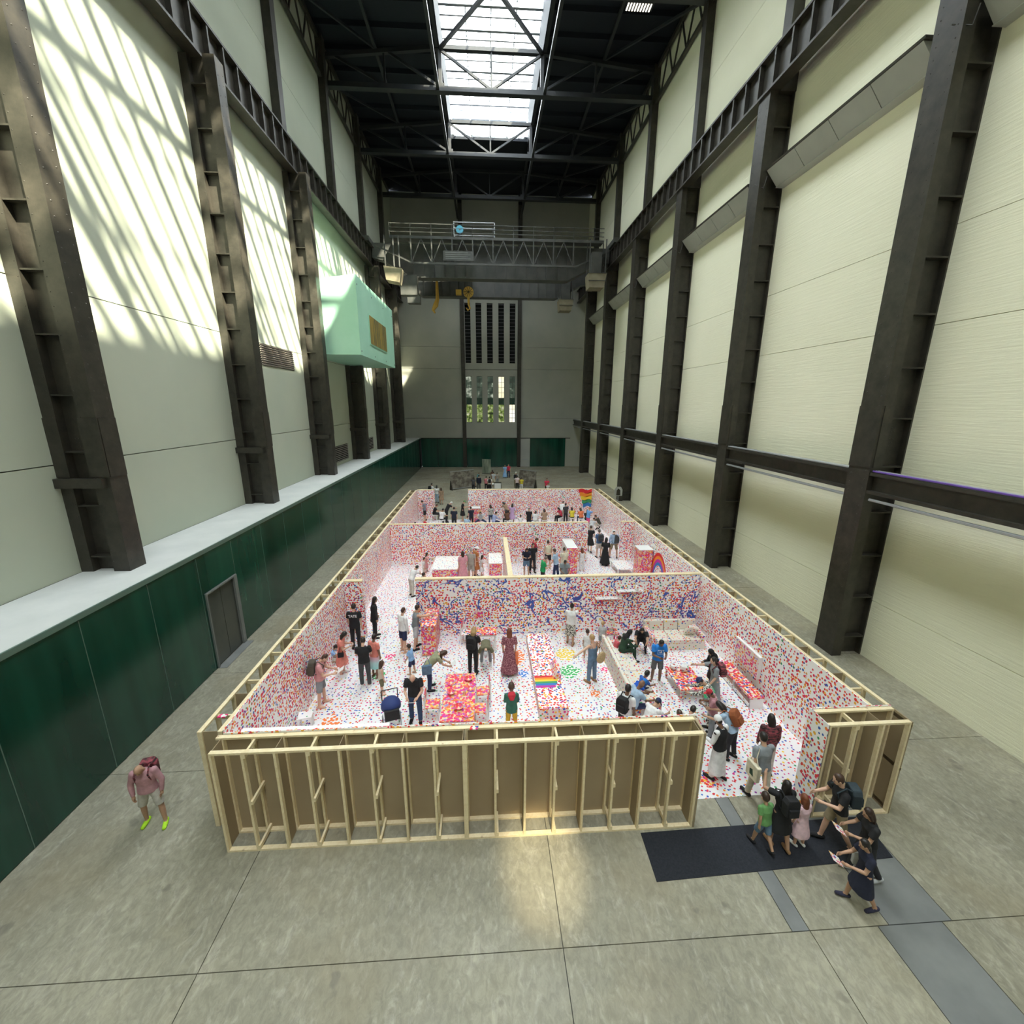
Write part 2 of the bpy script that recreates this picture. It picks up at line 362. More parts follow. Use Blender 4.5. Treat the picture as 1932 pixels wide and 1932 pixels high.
# right wall
wr = struct(B(14.1, 14.6, YB, YE, 0, 35.4).obj('wall_right', M['wallback']))
for k in range(-5, 6):
    y0 = 13.85+BAY*k; y1 = min(y0+BAY, YE)
    for z0, z1 in ((0, 2.17), (2.19, 6.3), (6.34, 11.42), (11.44, 14.18), (14.2, 18.7), (18.7, 23.0)):
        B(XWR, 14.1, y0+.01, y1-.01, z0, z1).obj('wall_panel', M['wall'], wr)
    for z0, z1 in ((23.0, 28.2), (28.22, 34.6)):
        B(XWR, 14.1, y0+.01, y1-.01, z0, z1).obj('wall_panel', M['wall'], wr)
wb = struct(B(-12.6, 14.6, YB-.4, YB, 0, 37).obj('wall_back_added', M['wall']))  # unseen closing wall, added to hold light in; pale to bounce it

# end wall with tall slots and windows
we = struct(B(-12.6, 14.6, YE+.9, YE+1.1, 0, 36.5).obj('wall_end', M['dark']))
def ewp(x0, x1, z0, z1, m='greywall', d=0): B(x0, x1, YE+d, YE+.35, z0, z1).obj('wall_panel', M[m], we)
for x0, x1 in ((-12.2, -3.4), (5.05, 14.1)):
    for z0, z1 in ((ZL, 7.0), (7.03, 13.8), (13.83, 16.7), (16.73, 24.6), (24.7, 30.2), (30.3, 35.2)): ewp(x0, x1, z0, z1)
SX = [-2.38, -.88, .66, 2.23, 3.79]
ed_ = [-2.85] + [(a+b)/2 for a, b in zip(SX, SX[1:])] + [4.5]
cuts = [(-2.85, SX[0]-.39)] + [(SX[i]+.39, SX[i+1]-.39) for i in range(4)] + [(SX[4]+.39, 4.5)]
for x0, x1 in cuts:
    ewp(x0, x1, 14.6, 22.35); ewp(x0, x1, 6.45, 12.84)
ewp(-2.85, 4.5, ZL, 6.45); ewp(-2.85, 4.5, 12.84, 13.7); ewp(-2.85, 4.5, 13.76, 14.6); ewp(-2.85, 4.5, 22.35, 24.6); ewp(-2.85, 4.5, 24.7, 35.2)
for i, x in enumerate(SX):
    w = struct(empty('window_%d' % (i+1), (x, YE, 0)))
    bar = B(-.39, .39, .10, .14, -.02, .02).obj('slot_bar', M['slot_grey'], w, (0, 0, 14.9))
    for q in range(1, 17): like(bar, (0, 0, 14.9+.455*q), w)
    mset = [('hallwin', 'trees'), ('hallwin', 'trees'), ('hallwin', 'trees'), ('brightwin', 'trees'), ('hallwin', 'brightwin')][i]
    B(-.39, .39, .2, .23, 9.9, 12.8).obj('window_pane', M[mset[0]], w); B(-.39, .39, .2, .23, 6.5, 8.95).obj('window_pane', M[mset[1]], w)
    B(-.39, .39, .08, .2, 8.95, 9.9).obj('spandrel', M['glass'], w)
    for z in (7.1, 7.72, 8.34, 10.6, 11.33, 12.06): B(-.39, .39, .17, .2, z-.02, z+.02).obj('muntin', M['steel'], w)
    B(-.02, .02, .17, .2, 6.5, 12.8).obj('mullion', M['steel'], w)
    B(-.43, .43, -.01, .06, 6.42, 6.47).obj('window_sill', M['greywall'], w)
for x0, x1 in ((-9.4, -7.1), (-7.05, -3.38), (-2.84, 4.5), (6.5, 11.7)):
    B(x0, x1, YE, YE+.3, 0, ZL-.1).obj('glass_panel', M['glass'], we)
B(-12.2, 12.4, YE-.02, YE+.3, ZL-.1, ZL).obj('lintel', M['dark'], we)
B(11.72, 14.1, YE, YE+.3, 0, ZL).obj('wall_panel', M['greywall'], we)
d2 = struct(B(5.06, 6.45, YE+.02, YE+.3, 0, ZL-.1).obj('door_2', M['panel'])); B(5.3, 6.1, YE-.05, YE+.02, 1.05, 1.13).obj('push_bar', M['pipe'], d2)
for x in (-3.12, 4.77):
    c = struct(empty('end_column', (x, YE-.35, 0)))
    B(-.26, .26, .0, .05, 0, 34).obj('flange', M['steel'], c); B(-.04, .04, .05, .35, 0, 34).obj('web', M['steel'], c)
    B(-.2, .2, .3, .35, 0, 34).obj('flange', M['steel'], c)

# ------------------------------------------------------------------ steel columns, crane rails, girts
def rivets(pts, nrm, r=.022):
    mb = MB(); n = Vector(nrm)
    a = Vector((0, 0, 1)); b = n.cross(a)
    for p in pts:
        p = Vector(p); k = len(mb.v)
        for i in range(5): t_ = 2*PI*i/5; mb.v.append(tuple(p + (a*math.sin(t_)+b*math.cos(t_))*r))
        mb.v.append(tuple(p + n*r*.7))
        for i in range(5): mb.face(k+i, k+(i+1) % 5, k+5)
    return mb
def left_column(z0, z1):
    c = struct(empty('steel_column', (0, 0, 0)))
    B(-10.85, -10.4, 0, .6, z0, z1).obj('flange', M['steel'], c); B(-11.85, -11.42, 0, .6, z0, z1).obj('flange', M['steel'], c)
    B(-11.42, -10.85, .24, .36, z0, z1).obj('web', M['steel'], c)
    st = B(-11.42, -10.85, .02, .24, -.02, .02).obj('stiffener', M['steel'], c, (0, 0, z0+.45))
    z = z0+.45+1.5
    while z < z1: like(st, (0, 0, z), c); z += 1.5
    zs = [z0+.3+.34*i for i in range(int((z1-z0-.4)/.34))]
    p = [(-10.4, .12, z) for z in zs] + [(-10.4, .48, z+.17) for z in zs]
    rm = rivets(p, (1, 0, 0)); r3 = rivets([(-10.80, 0, z) for z in zs] + [(-11.47, 0, z) for z in zs], (0, -1, 0), .018)
    k = len(rm.v); rm.v += r3.v; rm.f += [tuple(i+k for i in f) for f in r3.f]; rm.mi += r3.mi
    if z0 < 7 < z1:
        B(-11.95, -10.5, -.16, .0, 6.72, 6.98).obj('bracket', M['steel'], c); B(-11.9, -11.4, -.03, 0, 7.0, 8.6).obj('splice_plate', M['steel'], c)
        B(-10.87, -10.38, -.03, 0, 7.0, 8.6).obj('splice_plate', M['steel'], c); B(-10.4, -10.37, .02, .58, 7.0, 8.6).obj('splice_plate', M['steel'], c)
        q = [(-11.25+.09*i, .24, 7.6+.11*j) for i in range(5) for j in range(5)]; r4 = rivets(q, (0, -1, 0), .02)
        k = len(rm.v); rm.v += r4.v; rm.f += [tuple(i+k for i in f) for f in r4.f]; rm.mi += r4.mi
    r = rm.obj('rivet', M['steel'], c); r['kind'] = 'stuff'
    return c
lc = left_column(ZL, 22.15)
lc3 = left_column(ZL, 12.1)
lc3.location = (0, YL[8], 0)
used = False
for i, y in enumerate(YL):
    if i == 8: continue
    if not used: lc.location = (0, y, 0); used = True
    else: dup(lc, (0, y, 0))
def right_column():
    c = struct(empty('steel_column', (0, YR[0], 0)))
    z1 = 22.5
    B(12.7, 12.78, 0, .85, 0, z1).obj('flange', M['steel'], c); B(12.78, 13.06, 0, .1, 0, z1).obj('channel', M['steel'], c)
    B(12.78, 13.06, .75, .85, 0, z1).obj('channel', M['steel'], c); B(13.06, 13.9, .26, .34, 0, z1).obj('web', M['steel'], c)
    B(13.82, 13.9, .05, .26, 0, z1).obj('flange', M['steel'], c)
    st = B(13.06, 13.82, .03, .26, -.025, .025).obj('stiffener', M['steel'], c, (0, 0, .75))
    for q in range(1, 14): like(st, (0, 0, .75+1.57*q), c)
    zs = [.3+.3*i for i in range(73)]
    rm = rivets([(12.7, .14, z) for z in zs] + [(12.7, .70, z+.15) for z in zs], (-1, 0, 0))
    r4 = rivets([(12.84, 0, z) for z in zs[22:30]] + [(13.0, 0, z) for z in zs[22:30]] + [(13.2+.1*i, .26, 7.7+.12*j) for i in range(4) for j in range(6)], (0, -1, 0), .02)
    k = len(rm.v); rm.v += r4.v; rm.f += [tuple(i+k for i in f) for f in r4.f]; rm.mi += r4.mi
    r = rm.obj('rivet', M['steel'], c); r['kind'] = 'stuff'
    B(12.67, 12.7, .0, .85, 7.0, 9.0).obj('splice_plate', M['steel'], c); B(12.76, 13.07, -.03, 0, 7.0, 9.0).obj('splice_plate', M['steel'], c)
    B(13.16, 13.88, .0, .85, z1, 24.05).obj('column_head', M['steel'], c)
    return c
rc = right_column()
for y in YR[1:]: dup(rc, (0, y, 0))
def crane_rail(x_face, x_back, z0, z1, ends):
    g_ = struct(empty('crane_rail_beam', (0, 0, 0))); s = 1 if x_back > x_face else -1
    a, b = sorted((x_face, x_face+s*.55)); xm = (a+b)/2
    B(a, b, YB, YE, z0, z0+.10).obj('bottom_flange', M['steel'], g_); B(a, b, YB, YE, z1-.1, z1).obj('top_flange', M['steel'], g_)
    B(xm-.03, xm+.03, YB, YE, z0+.1, z1-.1).obj('web', M['steel'], g_); B(xm-.05, xm+.05, YB, YE, z1, z1+.12).obj('rail', M['crane'], g_)
    sx = sorted((x_face+s*.03, xm-s*.03))
    st = B(sx[0], sx[1], -.05, .05, z0+.1, z1-.1).obj('stiffener', M['steel'], g_, (0, YB+.6, 0))
    y = YB+.6+1.094
    while y < YE: like(st, (0, y, 0), g_); y += 1.094
crane_rail(-10.95, -12, 22.15, 23.75, 0); crane_rail(12.6, 14, 22.5, 24.05, 0)
gr = struct(empty('wall_girt', (0, 0, 0)))
for y0 in YR:
    y1 = min(y0+BAY, YE)
    if y0 > 60: continue
    B(12.72, 13.1, y0+.85, y1, 6.15, 6.25).obj('bottom_flange', M['steel'], gr); B(12.72, 13.1, y0+.85, y1, 6.75, 6.85).obj('top_flange', M['steel'], gr)
    B(12.9, 12.95, y0+.85, y1, 6.25, 6.75).obj('web', M['steel'], gr)
    MB().tube([(12.8, y0+.9, 5.95), (12.8, y1-.1, 5.95)], .05).obj('lower_pipe', M['pipe'], gr)
    for dx in (0, .09, .18): MB().tube([(12.78+dx, y0+.9, 6.9), (12.78+dx, y1-.05, 6.9)], .03).obj('conduit', M['purple'] if (dx == 0 and y0 < 9) else M['pipe'], gr)
# upper wall mullions and lattice strips under the roof
for side, x0, x1, ycs in ((0, -11.95, -11.55, [y+.3 for y in YL]), (1, 13.45, 13.87, [y+.45 for y in YR])):
    for yc in ycs:
        c = struct(empty('upper_column', (0, yc, 0)))
        B(x0, x1, -.22, .22, 24.0 if side else 23.7, 34.6).obj('post', M['steel'], c)
        xe = x1+.01 if side == 0 else x0-.01
        B(min(xe, xe+(.1 if side == 0 else -.1)), max(xe, xe+(.1 if side == 0 else -.1)), -.3, .3, 24.1, 34.6).obj('flange', M['steel'], c)
    xm = (x0+x1)/2
    for y0, y1 in zip(ycs, ycs[1:]):
        b = struct(empty('eaves_lattice', (0, 0, 0))); n = 8; st_ = (y1-y0)/n
        B(xm-.1, xm+.1, y0+.3, y1-.3, 32.0, 32.2).obj('bottom_chord', M['steel'], b); B(xm-.1, xm+.1, y0+.3, y1-.3, 34.3, 34.6).obj('top_chord', M['steel'], b)
        for i in range(n):
            MB().beam((xm, y0+st_*i, 32.1 if i % 2 else 34.4), (xm, y0+st_*(i+1), 34.4 if i % 2 else 32.1), .1).obj('brace', M['steel'], b)

# ------------------------------------------------------------------ roof, trusses, skylight
L0, L1, ZR, ZG = -3.2, 4.6, 35.4, 38.0
ce = struct(empty('ceiling', (0, 0, 0)))
B(-12.6, L0-.15, YB-.4, YE+1, ZR, ZR+.25).obj('roof_deck', M['roof'], ce); B(L1+.15, 14.6, YB-.4, YE+1, ZR, ZR+.25).obj('roof_deck', M['roof'], ce)
B(L0-.15, L1+.15, 51.9, YE+1, ZR, ZR+.25).obj('roof_deck', M['roof'], ce); B(L0-.15, L1+.15, YB-.4, -28.6, ZR, ZR+.25).obj('roof_deck', M['roof'], ce)
B(L0-.15, L0, -28.6, 51.9, ZR-.4, ZG+.1).obj('upstand', M['roof'], ce); B(L1, L1+.15, -28.6, 51.9, ZR-.4, ZG+.1).obj('upstand', M['roof'], ce)
B(L0, L1, 51.8, 51.9, ZR-.2, ZR).obj('upstand', M['roof'], ce); B(L0, L1, 51.84, 51.86, ZR, ZG).obj('end_pane', M['sky_pane'], ce)
for x in (-1.25, .7, 2.65): B(x-.05, x+.05, 51.8, 51.9, ZR, ZG).obj('end_mullion', M['pipe'], ce)
B(L0, L1, -28.6, -28.45, ZR-.4, ZG+.1).obj('upstand', M['roof'], ce)
pur = B(-12.5, L0-.15, -.08, .08, 35.05, ZR).obj('purlin', M['roof'], ce, (0, -27, 0))
pur2 = B(L1+.15, 14.4, -.08, .08, 35.05, ZR).obj('purlin', M['roof'], ce, (0, -27, 0))
for i in range(1, 41): like(pur, (0, -27+2.1875*i, 0), ce); like(pur2, (0, -27+2.1875*i, 0), ce)
sk = struct(empty('skylight', (0, 0, 0)))
xb = [L0, -1.25, .7, 2.65, L1]
for x in xb[1:-1]: B(x-.05, x+.05, -28.4, 51.8, ZG-.02, ZG+.10).obj('glazing_bar', M['pipe'], sk)
yb = [22.6+BAY/4*i for i in range(15)]
bar = B(L0, L1, -.12, .12, ZG-.34, ZG+.06).obj('glazing_purlin', M['pipe'], sk, (0, yb[0], 0))
for y in yb[1:]: like(bar, (0, y, 0), sk)
for i in range(1, 24): like(bar, (0, yb[0]-BAY/4*i, 0), sk)
fine = B(L0, L1, -.07, .07, ZG-.2, ZG+.08).obj('glazing_purlin', M['pipe'], sk, (0, yb[0]+BAY/8, 0))
for i in range(-22, 14):
    if i: like(fine, (0, yb[0]+BAY/8+BAY/4*i, 0), sk)
B(L0, L1, -28.45, 22.6, ZG, ZG+.01).obj('pane', M['sky_pane'], sk)
for i, y in enumerate(yb):
    y1 = min(y+BAY/4, 51.8)
    if y1-y < .3: continue
    for a, b in zip(xb, xb[1:]): B(a+.05, b-.05, y+.07, y1-.07, ZG, ZG+.01).obj('pane', M['sky_pane'], sk)
def truss():
    t_ = struct(empty('roof_truss', (0, 0, 0))); zb, zt, mid = 32.45, 35.05, .7
    def bm(n, p, q, w, h=None): MB().beam(p, q, w, h or w, (0, 0, 1)).obj(n, M['truss'], t_)
    bm('bottom_chord', (-11.9, 0, zb), (13.8, 0, zb), .34, .3); bm('bottom_flange', (-11.9, 0, zb-.19), (13.8, 0, zb-.19), .5, .05)
    bm('top_chord', (L0, 0, zt), (L1, 0, zt), .3, .26)
    bm('rafter', (-11.9, 0, 34.2), (L0, 0, zt), .3, .26); bm('rafter', (13.8, 0, 34.2), (L1, 0, zt), .3, .26)
    for x in (L0, L1): bm('post', (x, 0, zb), (x, 0, zt), .26)
    bm('post', (mid, 0, zb), (mid, 0, zt), .12)
    for x in (L0, L1): bm('brace', (x, 0, zt-.1), (mid, 0, zb+.1), .16)
    for x, d in ((L0, -1), (L1, 1)):
        bm('brace', (x, 0, zb+.1), (x+d*4.2, 0, 34.8), .16); bm('post', (x+d*4.2, 0, zb), (x+d*4.2, 0, 34.8), .14)
        bm('brace', (x+d*4.2, 0, zb+.1), (x+d*8.2, 0, 34.4), .16)
        B(x-.3, x+.3, -.06, .06, zb-.05, zb+.4).obj('gusset', M['truss'], t_)
    return t_
tr0 = truss(); ty = [22.6-BAY+BAY*k for k in range(-4, 6)]
tr0.location = (0, ty[0], 0)
for y in ty[1:]: dup(tr0, (0, y, 0))
for x in (L0-.2, L1+.2):
    for z in (32.45, 35.1): struct(B(x-.11, x+.11, YB, YE, z-.13, z+.13).obj('roof_beam', M['truss']))
for x in (-8.0, 9.4): struct(B(x-.1, x+.1, YB, YE, 34.7, 34.95).obj('roof_beam', M['truss']))
br = struct(empty('roof_brace', (0, 0, 0)))
MB().beam((.7, 31.35, 32.45), (L0, 40.1, 35), .2).obj('brace', M['truss'], br); MB().beam((.7, 31.35, 32.45), (L1, 40.1, 35), .2).obj('brace', M['truss'], br)
for y0, y1 in zip(ty, ty[1:]):
    for sx, xa, xc in ((0, -11.7, -8.0), (1, 13.6, 9.4)):
        MB().beam((xa, y0, 32.5), (xc, y1, 34.8), .14).obj('brace', M['truss'], br)

# ------------------------------------------------------------------ fittings of the hall
# grey tilted light boxes along the right wall
def light_box(label):
    t_ = thing('light_box', label, 'light', (0, 0, 0), 0, 'tilted light boxes on the right wall')
    for i in range(4):
        y0 = -.06-1.82*i
        MB().prism([(12.95, 19.42), (13.5, 18.78), (13.86, 18.78), (13.86, 19.42)], y0-1.79, y0, 'y').obj('panel', M['panel'], t_)
    MB().prism([(12.92, 19.43), (13.87, 19.43), (13.87, 19.5), (12.90, 19.5)], -7.4, -.04, 'y').obj('top_rail', M['steel'], t_)
    MB().prism([(13.48, 18.75), (13.87, 18.75), (13.87, 18.778), (13.48, 18.778)], -7.4, -.04, 'y').obj('bottom_rail', M['panel'], t_)
    MB().tube([(13.0, -.07, 19.2), (12.85, -.12, 18.7), (12.68, .3, 19.0)], .02).obj('cable', M['steel'], t_)
    return t_
names = ['beyond the near edge of the picture', 'beside the largest riveted column at the edge', 'in the nearest full bay, longest in view', 'in the second full bay of the right wall',
         'in the third full bay of the right wall', 'in the fourth full bay, near the crane cab', 'in the bay by the crane, smallest in view', 'in the last bay before the end wall']
lb = None
for i, y in enumerate(YR[4:]):
    if i == 0: continue
    lab = 'grey tilted light box of four panels ' + names[min(i+1, 7)]
    if lb is None: lb = light_box(lab); lb.location = (0, y, 0); o = lb
    else: o = dup(lb, (0, y, 0)); o['label'] = lab
# louvred vents in the left wall
def vent(y0, y1, z0, z1, n, label):
    t_ = thing('louvre_vent', label, 'vent', (XWL, (y0+y1)/2, z0), 0, 'louvred vents in the left wall')
    h = (y1-y0)/2; B(-.02, .015, -h, h, 0, z1-z0).obj('backing', M['dark'], t_)
    for i in range(n):
        z = (i+.5)*(z1-z0)/n; MB().beam((.05, -h, z), (.05, h, z), .02, (z1-z0)/n*.62, (1, 0, 1.2)).obj('slat', M['louvre'], t_)
vent(24.45, 28.4, 10.95, 12.05, 10, 'wide louvre vent high on the sunlit left wall between two columns')
vent(34.15, 37.35, 4.5, 5.75, 9, 'grey louvre vent just above the ledge below the mint box')
vent(43.85, 45.8, 4.5, 5.7, 8, 'small far louvre vent above the ledge past the mint box')
# mint green box window
mb_ = thing('box_window', 'mint green projecting box room with amber window on left wall', 'box window', (-11.75, 36.1, 12.15))
MB().prism([(0, 0), (3.55, 0), (3.55, 4.85), (0, 4.35)], -5.55, 5.5, 'y').obj('body', M['mint'], mb_)
B(3.555, 3.60, -3.0, 2.35, .95, 3.0).obj('window_frame', M['mint'], mb_); wf = mb_.children[-1]
for i in range(4): B(3.6, 3.62, -2.9+1.3*i, -1.66+1.3*i, 1.03, 2.92).obj('pane', M['amber'], mb_)
for y in (-5.3, -1.7, 1.9, 5.2):
    for z in (.25, 4.3): MB().tube([(3.55, y, z), (3.575, y, z)], .05, 8).obj('bolt', M['strip'], mb_)
# lamp by the roof
lp = thing('floodlight', 'lit louvred floodlight hanging under the dark roof', 'light', (9.9, 33.3, 33.2))
B(-.85, .85, -.3, .3, .04, .34).obj('housing', M['truss'], lp)
for i in range(9): B(-.80+.18*i, -.72+.18*i, -.27, .27, 0, .035).obj('lamp_strip', M['lamp'], lp)
MB().tube([(0, 0, .34), (0, 0, 1.9)], .03).obj('hanger', M['truss'], lp)

# overhead travelling crane
cr = thing('overhead_crane', 'dark steel overhead crane bridge spanning the hall on two rails', 'crane', (0, 47.5, 0))
def girder(y):
    poly = [(-10.95, 24.2), (12.6, 24.2), (12.6, 22.9), (11.0, 22.6), (8.4, 21.25), (-7.2, 21.25), (-9.6, 22.6), (-10.95, 22.9)]
    g_ = MB().prism(poly, y, y+.9, 'y').obj('girder', M['crane'], cr)
    MB().beam((-7.2, y+.45, 21.22), (8.4, y+.45, 21.22), 1.2, .08).obj('flange', M['crane'], g_)
    MB().beam((8.4, y+.45, 21.22), (11.2, y+.45, 22.62), 1.2, .08).obj('flange', M['crane'], g_); MB().beam((-7.2, y+.45, 21.22), (-9.8, y+.45, 22.62), 1.2, .08).obj('flange', M['crane'], g_)
    s = B(-.03, .03, y-.12, y, 21.3, 24.1).obj('stiffener', M['crane'], g_, (-7.0, 0, 0))
    for i in range(1, 16): like(s, (-7.0+i*1.02, 0, 0), g_)
girder(0); girder(7.6)
def walkway(y):
    w = MB().beam((-8.9, y, 24.3), (11.6, y, 24.3), .16, .24).obj('truss', M['crane'], cr)
    MB().beam((-6.9, y, 22.1), (9.0, y, 22.1), .14, .18).obj('bottom_chord', M['crane'], w)
    B(-8.9, 11.6, y, y+1.3, 24.32, 24.38).obj('deck', M['crane'], w)
    xs_ = [-8.9+1.95*i for i in range(11)]
    for i, x in enumerate(xs_):
        if -7.2 < x < 9.2: MB().beam((x, y, 22.1), (x, y, 24.3), .11).obj('post', M['crane'], w)
        if i < 10:
            a, b = (x, xs_[i+1]); m_ = (a+b)/2
            if -7.2 < a < 8: MB().beam((a, y, 22.1), (m_, y, 24.2), .08).obj('brace', M['crane'], w); MB().beam((b, y, 22.1), (m_, y, 24.2), .08).obj('brace', M['crane'], w)
    for x in xs_[::1]: MB().beam((x, y, 24.4), (x, y, 25.5), .05).obj('rail_post', M['crane'], w)
    for z in (24.75, 25.1, 25.45): MB().beam((-8.9, y, z), (11.6, y, z), .045).obj('handrail', M['crane'], w)
    MB().beam((-6.9, y, 22.1), (-10.6, y, 23.7), .14).obj('brace', M['crane'], w); MB().beam((9.0, y, 22.1), (12.2, y, 23.6), .14).obj('brace', M['crane'], w)
walkway(-1.4)
B(-2.9, -2.8, -1.3, -1.2, 24.4, 25.7).obj('frame_post', M['pipe'], cr)
for z in (25.7, 25.2, 24.6): MB().beam((-2.9, -1.3, z), (1.0, -1.3, z), .07).obj('frame_rail', M['pipe'], cr)
MB().beam((1.0, -1.3, 24.4), (1.0, -1.3, 25.7), .07).obj('frame_post', M['pipe'], cr)
bd = MB(); bd.tube([(-2.3, -1.36, 25.05), (-2.3, -1.42, 25.05)], .36, 10); bl = bd.obj('round_sign', mat('sign_blue', (.10, .42, .60), .5), cr)
MB().tube([(-2.3, -1.42, 25.05), (-2.3, -1.44, 25.05)], .08, 8).obj('sign_hub', M['strip'], bl)
pb = B(-3.9, -1.0, -1.52, -1.48, 22.35, 23.2).obj('sign_board', M['crane'], cr)
for i in range(4): B(-3.7, -1.3-.25*(i % 2), -1.535, -1.52, 22.5+.17*i, 22.56+.17*i).obj('faded_lettering', M['strip'], pb)
for x0, y0, z0, s, nm in ((10.0, -2.6, 20.0, 1.0, 'cab'), (8.6, 6.0, 19.6, .95, 'cab')):
    c_ = MB().prism([(x0+.1*s, z0), (x0+1.5*s, z0), (x0+1.75*s, z0+1.25*s), (x0-.05, z0+1.25*s)], y0, y0+1.5*s, 'y').obj(nm, M['crane_tan'], cr)
    for dx in (.05, 1.6):
        for dy in (.1, 1.3): MB().beam((x0+dx*s, y0+dy*s, z0+1.2*s), (x0+dx*s, y0+dy*s, 24.2), .09).obj('hanger', M['crane'], c_)
    B(x0+.3, x0+1.3, y0+.4, y0+1.2, z0+1.25, z0+3.2).obj('cabin_back', M['crane'], c_)
    for z in (.6, 1.28): MB().beam((x0-.03, y0-.04, z0+z*s), (x0+1.7*s, y0-.04, z0+z*s), .05).obj('cab_rail', M['crane'], c_)
lb_ = MB().prism([(-9.2, 20.3), (-8.0, 20.1), (-7.7, 21.3), (-9.4, 21.5)], -2.6, -1.3, 'y').obj('basket', M['crane_tan'], cr)
for x in (-9.2, -8.4, -7.9): MB().beam((x, -2.5, 21.4), (x-.1, -2.0, 24.2), .1).obj('hanger', M['crane'], lb_)
B(-8.2, -6.6, -1.0, .0, 19.4, 21.2).obj('hoist_housing', M['crane'], cr); B(-7.6, -6.4, -.9, 0, 18.7, 19.4).obj('hoist_housing', M['crane'], cr)
hk = MB().tube([(-1.75, 3.3, 20.75), (-1.75, 3.6, 20.75)], .55, 18).obj('pulley', M['yellow'], cr)
for a in range(10): MB().beam((-1.75, 3.28, 20.75), (-1.75+.5*math.cos(a*PI/5), 3.28, 20.75+.5*math.sin(a*PI/5)), .04).obj('spoke', M['steel'], hk)
MB().tube([(-1.75, 3.45, 20.2), (-1.75, 3.45, 19.5), (-1.6, 3.45, 19.15), (-1.85, 3.45, 18.95), (-2.0, 3.45, 19.2)], [.14, .10, .09, .08, .05], 8).obj('hook', M['yellow'], cr)
for dx in (-.4, .4): MB().tube([(-1.75+dx, 3.45, 21.0), (-1.75+dx*.8, 3.45, 24.0)], .035).obj('wire_rope', M['steel'], cr)
B(-3.1, -2.5, 3.2, 3.6, 20.45, 20.95).obj('hook_block', M['yellow'], cr); MB().tube([(-2.8, 3.4, 20.9), (-2.8, 3.4, 24)], .03).obj('wire_rope', M['steel'], cr)
MB().tube([(-5.1, 3.4, 23.5), (-5.1, 3.4, 20.0), (-5.3, 3.4, 19.4), (-5.6, 3.4, 18.9), (-5.4, 3.4, 18.6)], [.05, .2, .28, .16, .08], 8).obj('hook', M['yellow'], cr)
MB().beam((-10.95, -2.0, 23.95), (-10.95, 9, 23.95), .5, .4).obj('end_carriage', M['crane'], cr); MB().beam((12.7, -2.0, 24.35), (12.7, 9, 24.35), .5, .4).obj('end_carriage', M['crane'], cr)
B(-5.5, -1.2, 1.6, 6.6, 23.0, 24.6).obj('trolley', M['steel'], cr)

# ------------------------------------------------------------------ timber-framed room
EH = 2.44
fl = struct(MB().prism([(-5.5, 7.85), (4.6, 7.85), (7.1, 7.9), (8.55, 7.9), (8.55, 33.4), (-5.5, 33.4)], .001, .014, 'z').obj('floor_covering', M['dotF']))
def wall_unit(name, label, origin, rz, n, face_mat, skip_rungs=False, back=True, step=.61, end=True, cat='partition wall', group=None):
    """stud wall: local x along the wall, local y from the outside (0) to the finished face (.55)"""
    t_ = thing(name, label, cat, origin, rz, group); t_['kind'] = 'thing'
    L = n*step; D = .5
    B(0, L, 0, .09, 0, .045).obj('bottom_plate', M['pine'], t_); B(0, L, D-.09, D, 0, .045).obj('bottom_plate', M['pine'], t_)
    B(0, L, 0, .09, EH-.045, EH).obj('top_plate', M['pine'], t_); B(0, L, D-.09, D, EH-.045, EH).obj('top_plate', M['pine'], t_)
    so_ = si = gp = rg = None
    for i in range(n+1):
        x = min(max(i*step, .0225), L-.0225)
        f_ = lambda o, nm: None
        def put(key, mbx, nm, mt):
            o_ = protos.get(key)
            if o_ is None: o_ = mbx().obj(nm, mt, t_, (x, 0, 0)); protos[key] = o_
            else: o_ = like(o_, (x, 0, 0), t_); o_.name = nm
        put('so', lambda: B(-.0225, .0225, 0, .09, .045, EH-.045), 'stud', M['pine'])
        put('si', lambda: B(-.0225, .0225, D-.09, D, .045, EH-.045), 'stud', M['pine'])
        if i % 2 == 0: put('gp', lambda: B(-.0225, -.0105, .09, D-.09, .0, EH-.02), 'gusset_board', M['mdf'])
        else:
            put('r1', lambda: B(-.0225, .0225, .0, D, EH, EH+.0), 'x', M['pine']) if False else None
            put('ra', lambda: B(.0225, .065, .0, D, EH-.14, EH-.05), 'rung', M['pine'])
            put('rb', lambda: B(.0225, .065, .0, D, 1.18, 1.27), 'rung', M['pine'])
            put('rc', lambda: B(.0225, .065, .0, D, .05, .14), 'rung', M['pine'])
    if back: B(0, L, D, D+.012, 0, EH).obj('back_board', M['mdf'], t_)
    return t_
protos = {}
def face(t_, x0, x1, y0, y1, m, z1=EH+.03): B(x0, x1, y0, y1, .012, z1).obj('white_face_board', M[m], t_)
# front wall, two units side by side
for i, x in enumerate((-5.42, -.5)):
    protos = {} if i == 0 else protos
    u = wall_unit('stud_wall', ('front stud wall unit of bare pine and brown board, left of the pair' if i == 0 else 'front stud wall unit ending at the doorway beside the black mat'), (x, 7.2, 0), 0, 8, 'dotY', group='stud wall units', step=.615)
    o = MB().box(0, 4.92+(0 if i == 0 else .05), .512, .53, .012, EH+.04).obj('white_face_board', M['dotY'], u)
    if i == 1: B(4.92, 4.97, 0, .53, 0, EH).obj('end_board', M['mdf'], u)
    else: B(-.1, .0, .41, .5, EH-.045, EH).obj('top_plate', M['pine'], u)
protos = {}
u = wall_unit('stud_wall', 'long left stud wall with ladder-like pine top beside the green glass', (-6.0, 33.42, 0), -PI/2, 42, 'dotX', group='stud wall units')
B(0, 25.6, .512, .53, .012, EH+.02).obj('white_face_board', M['dotX'], u)
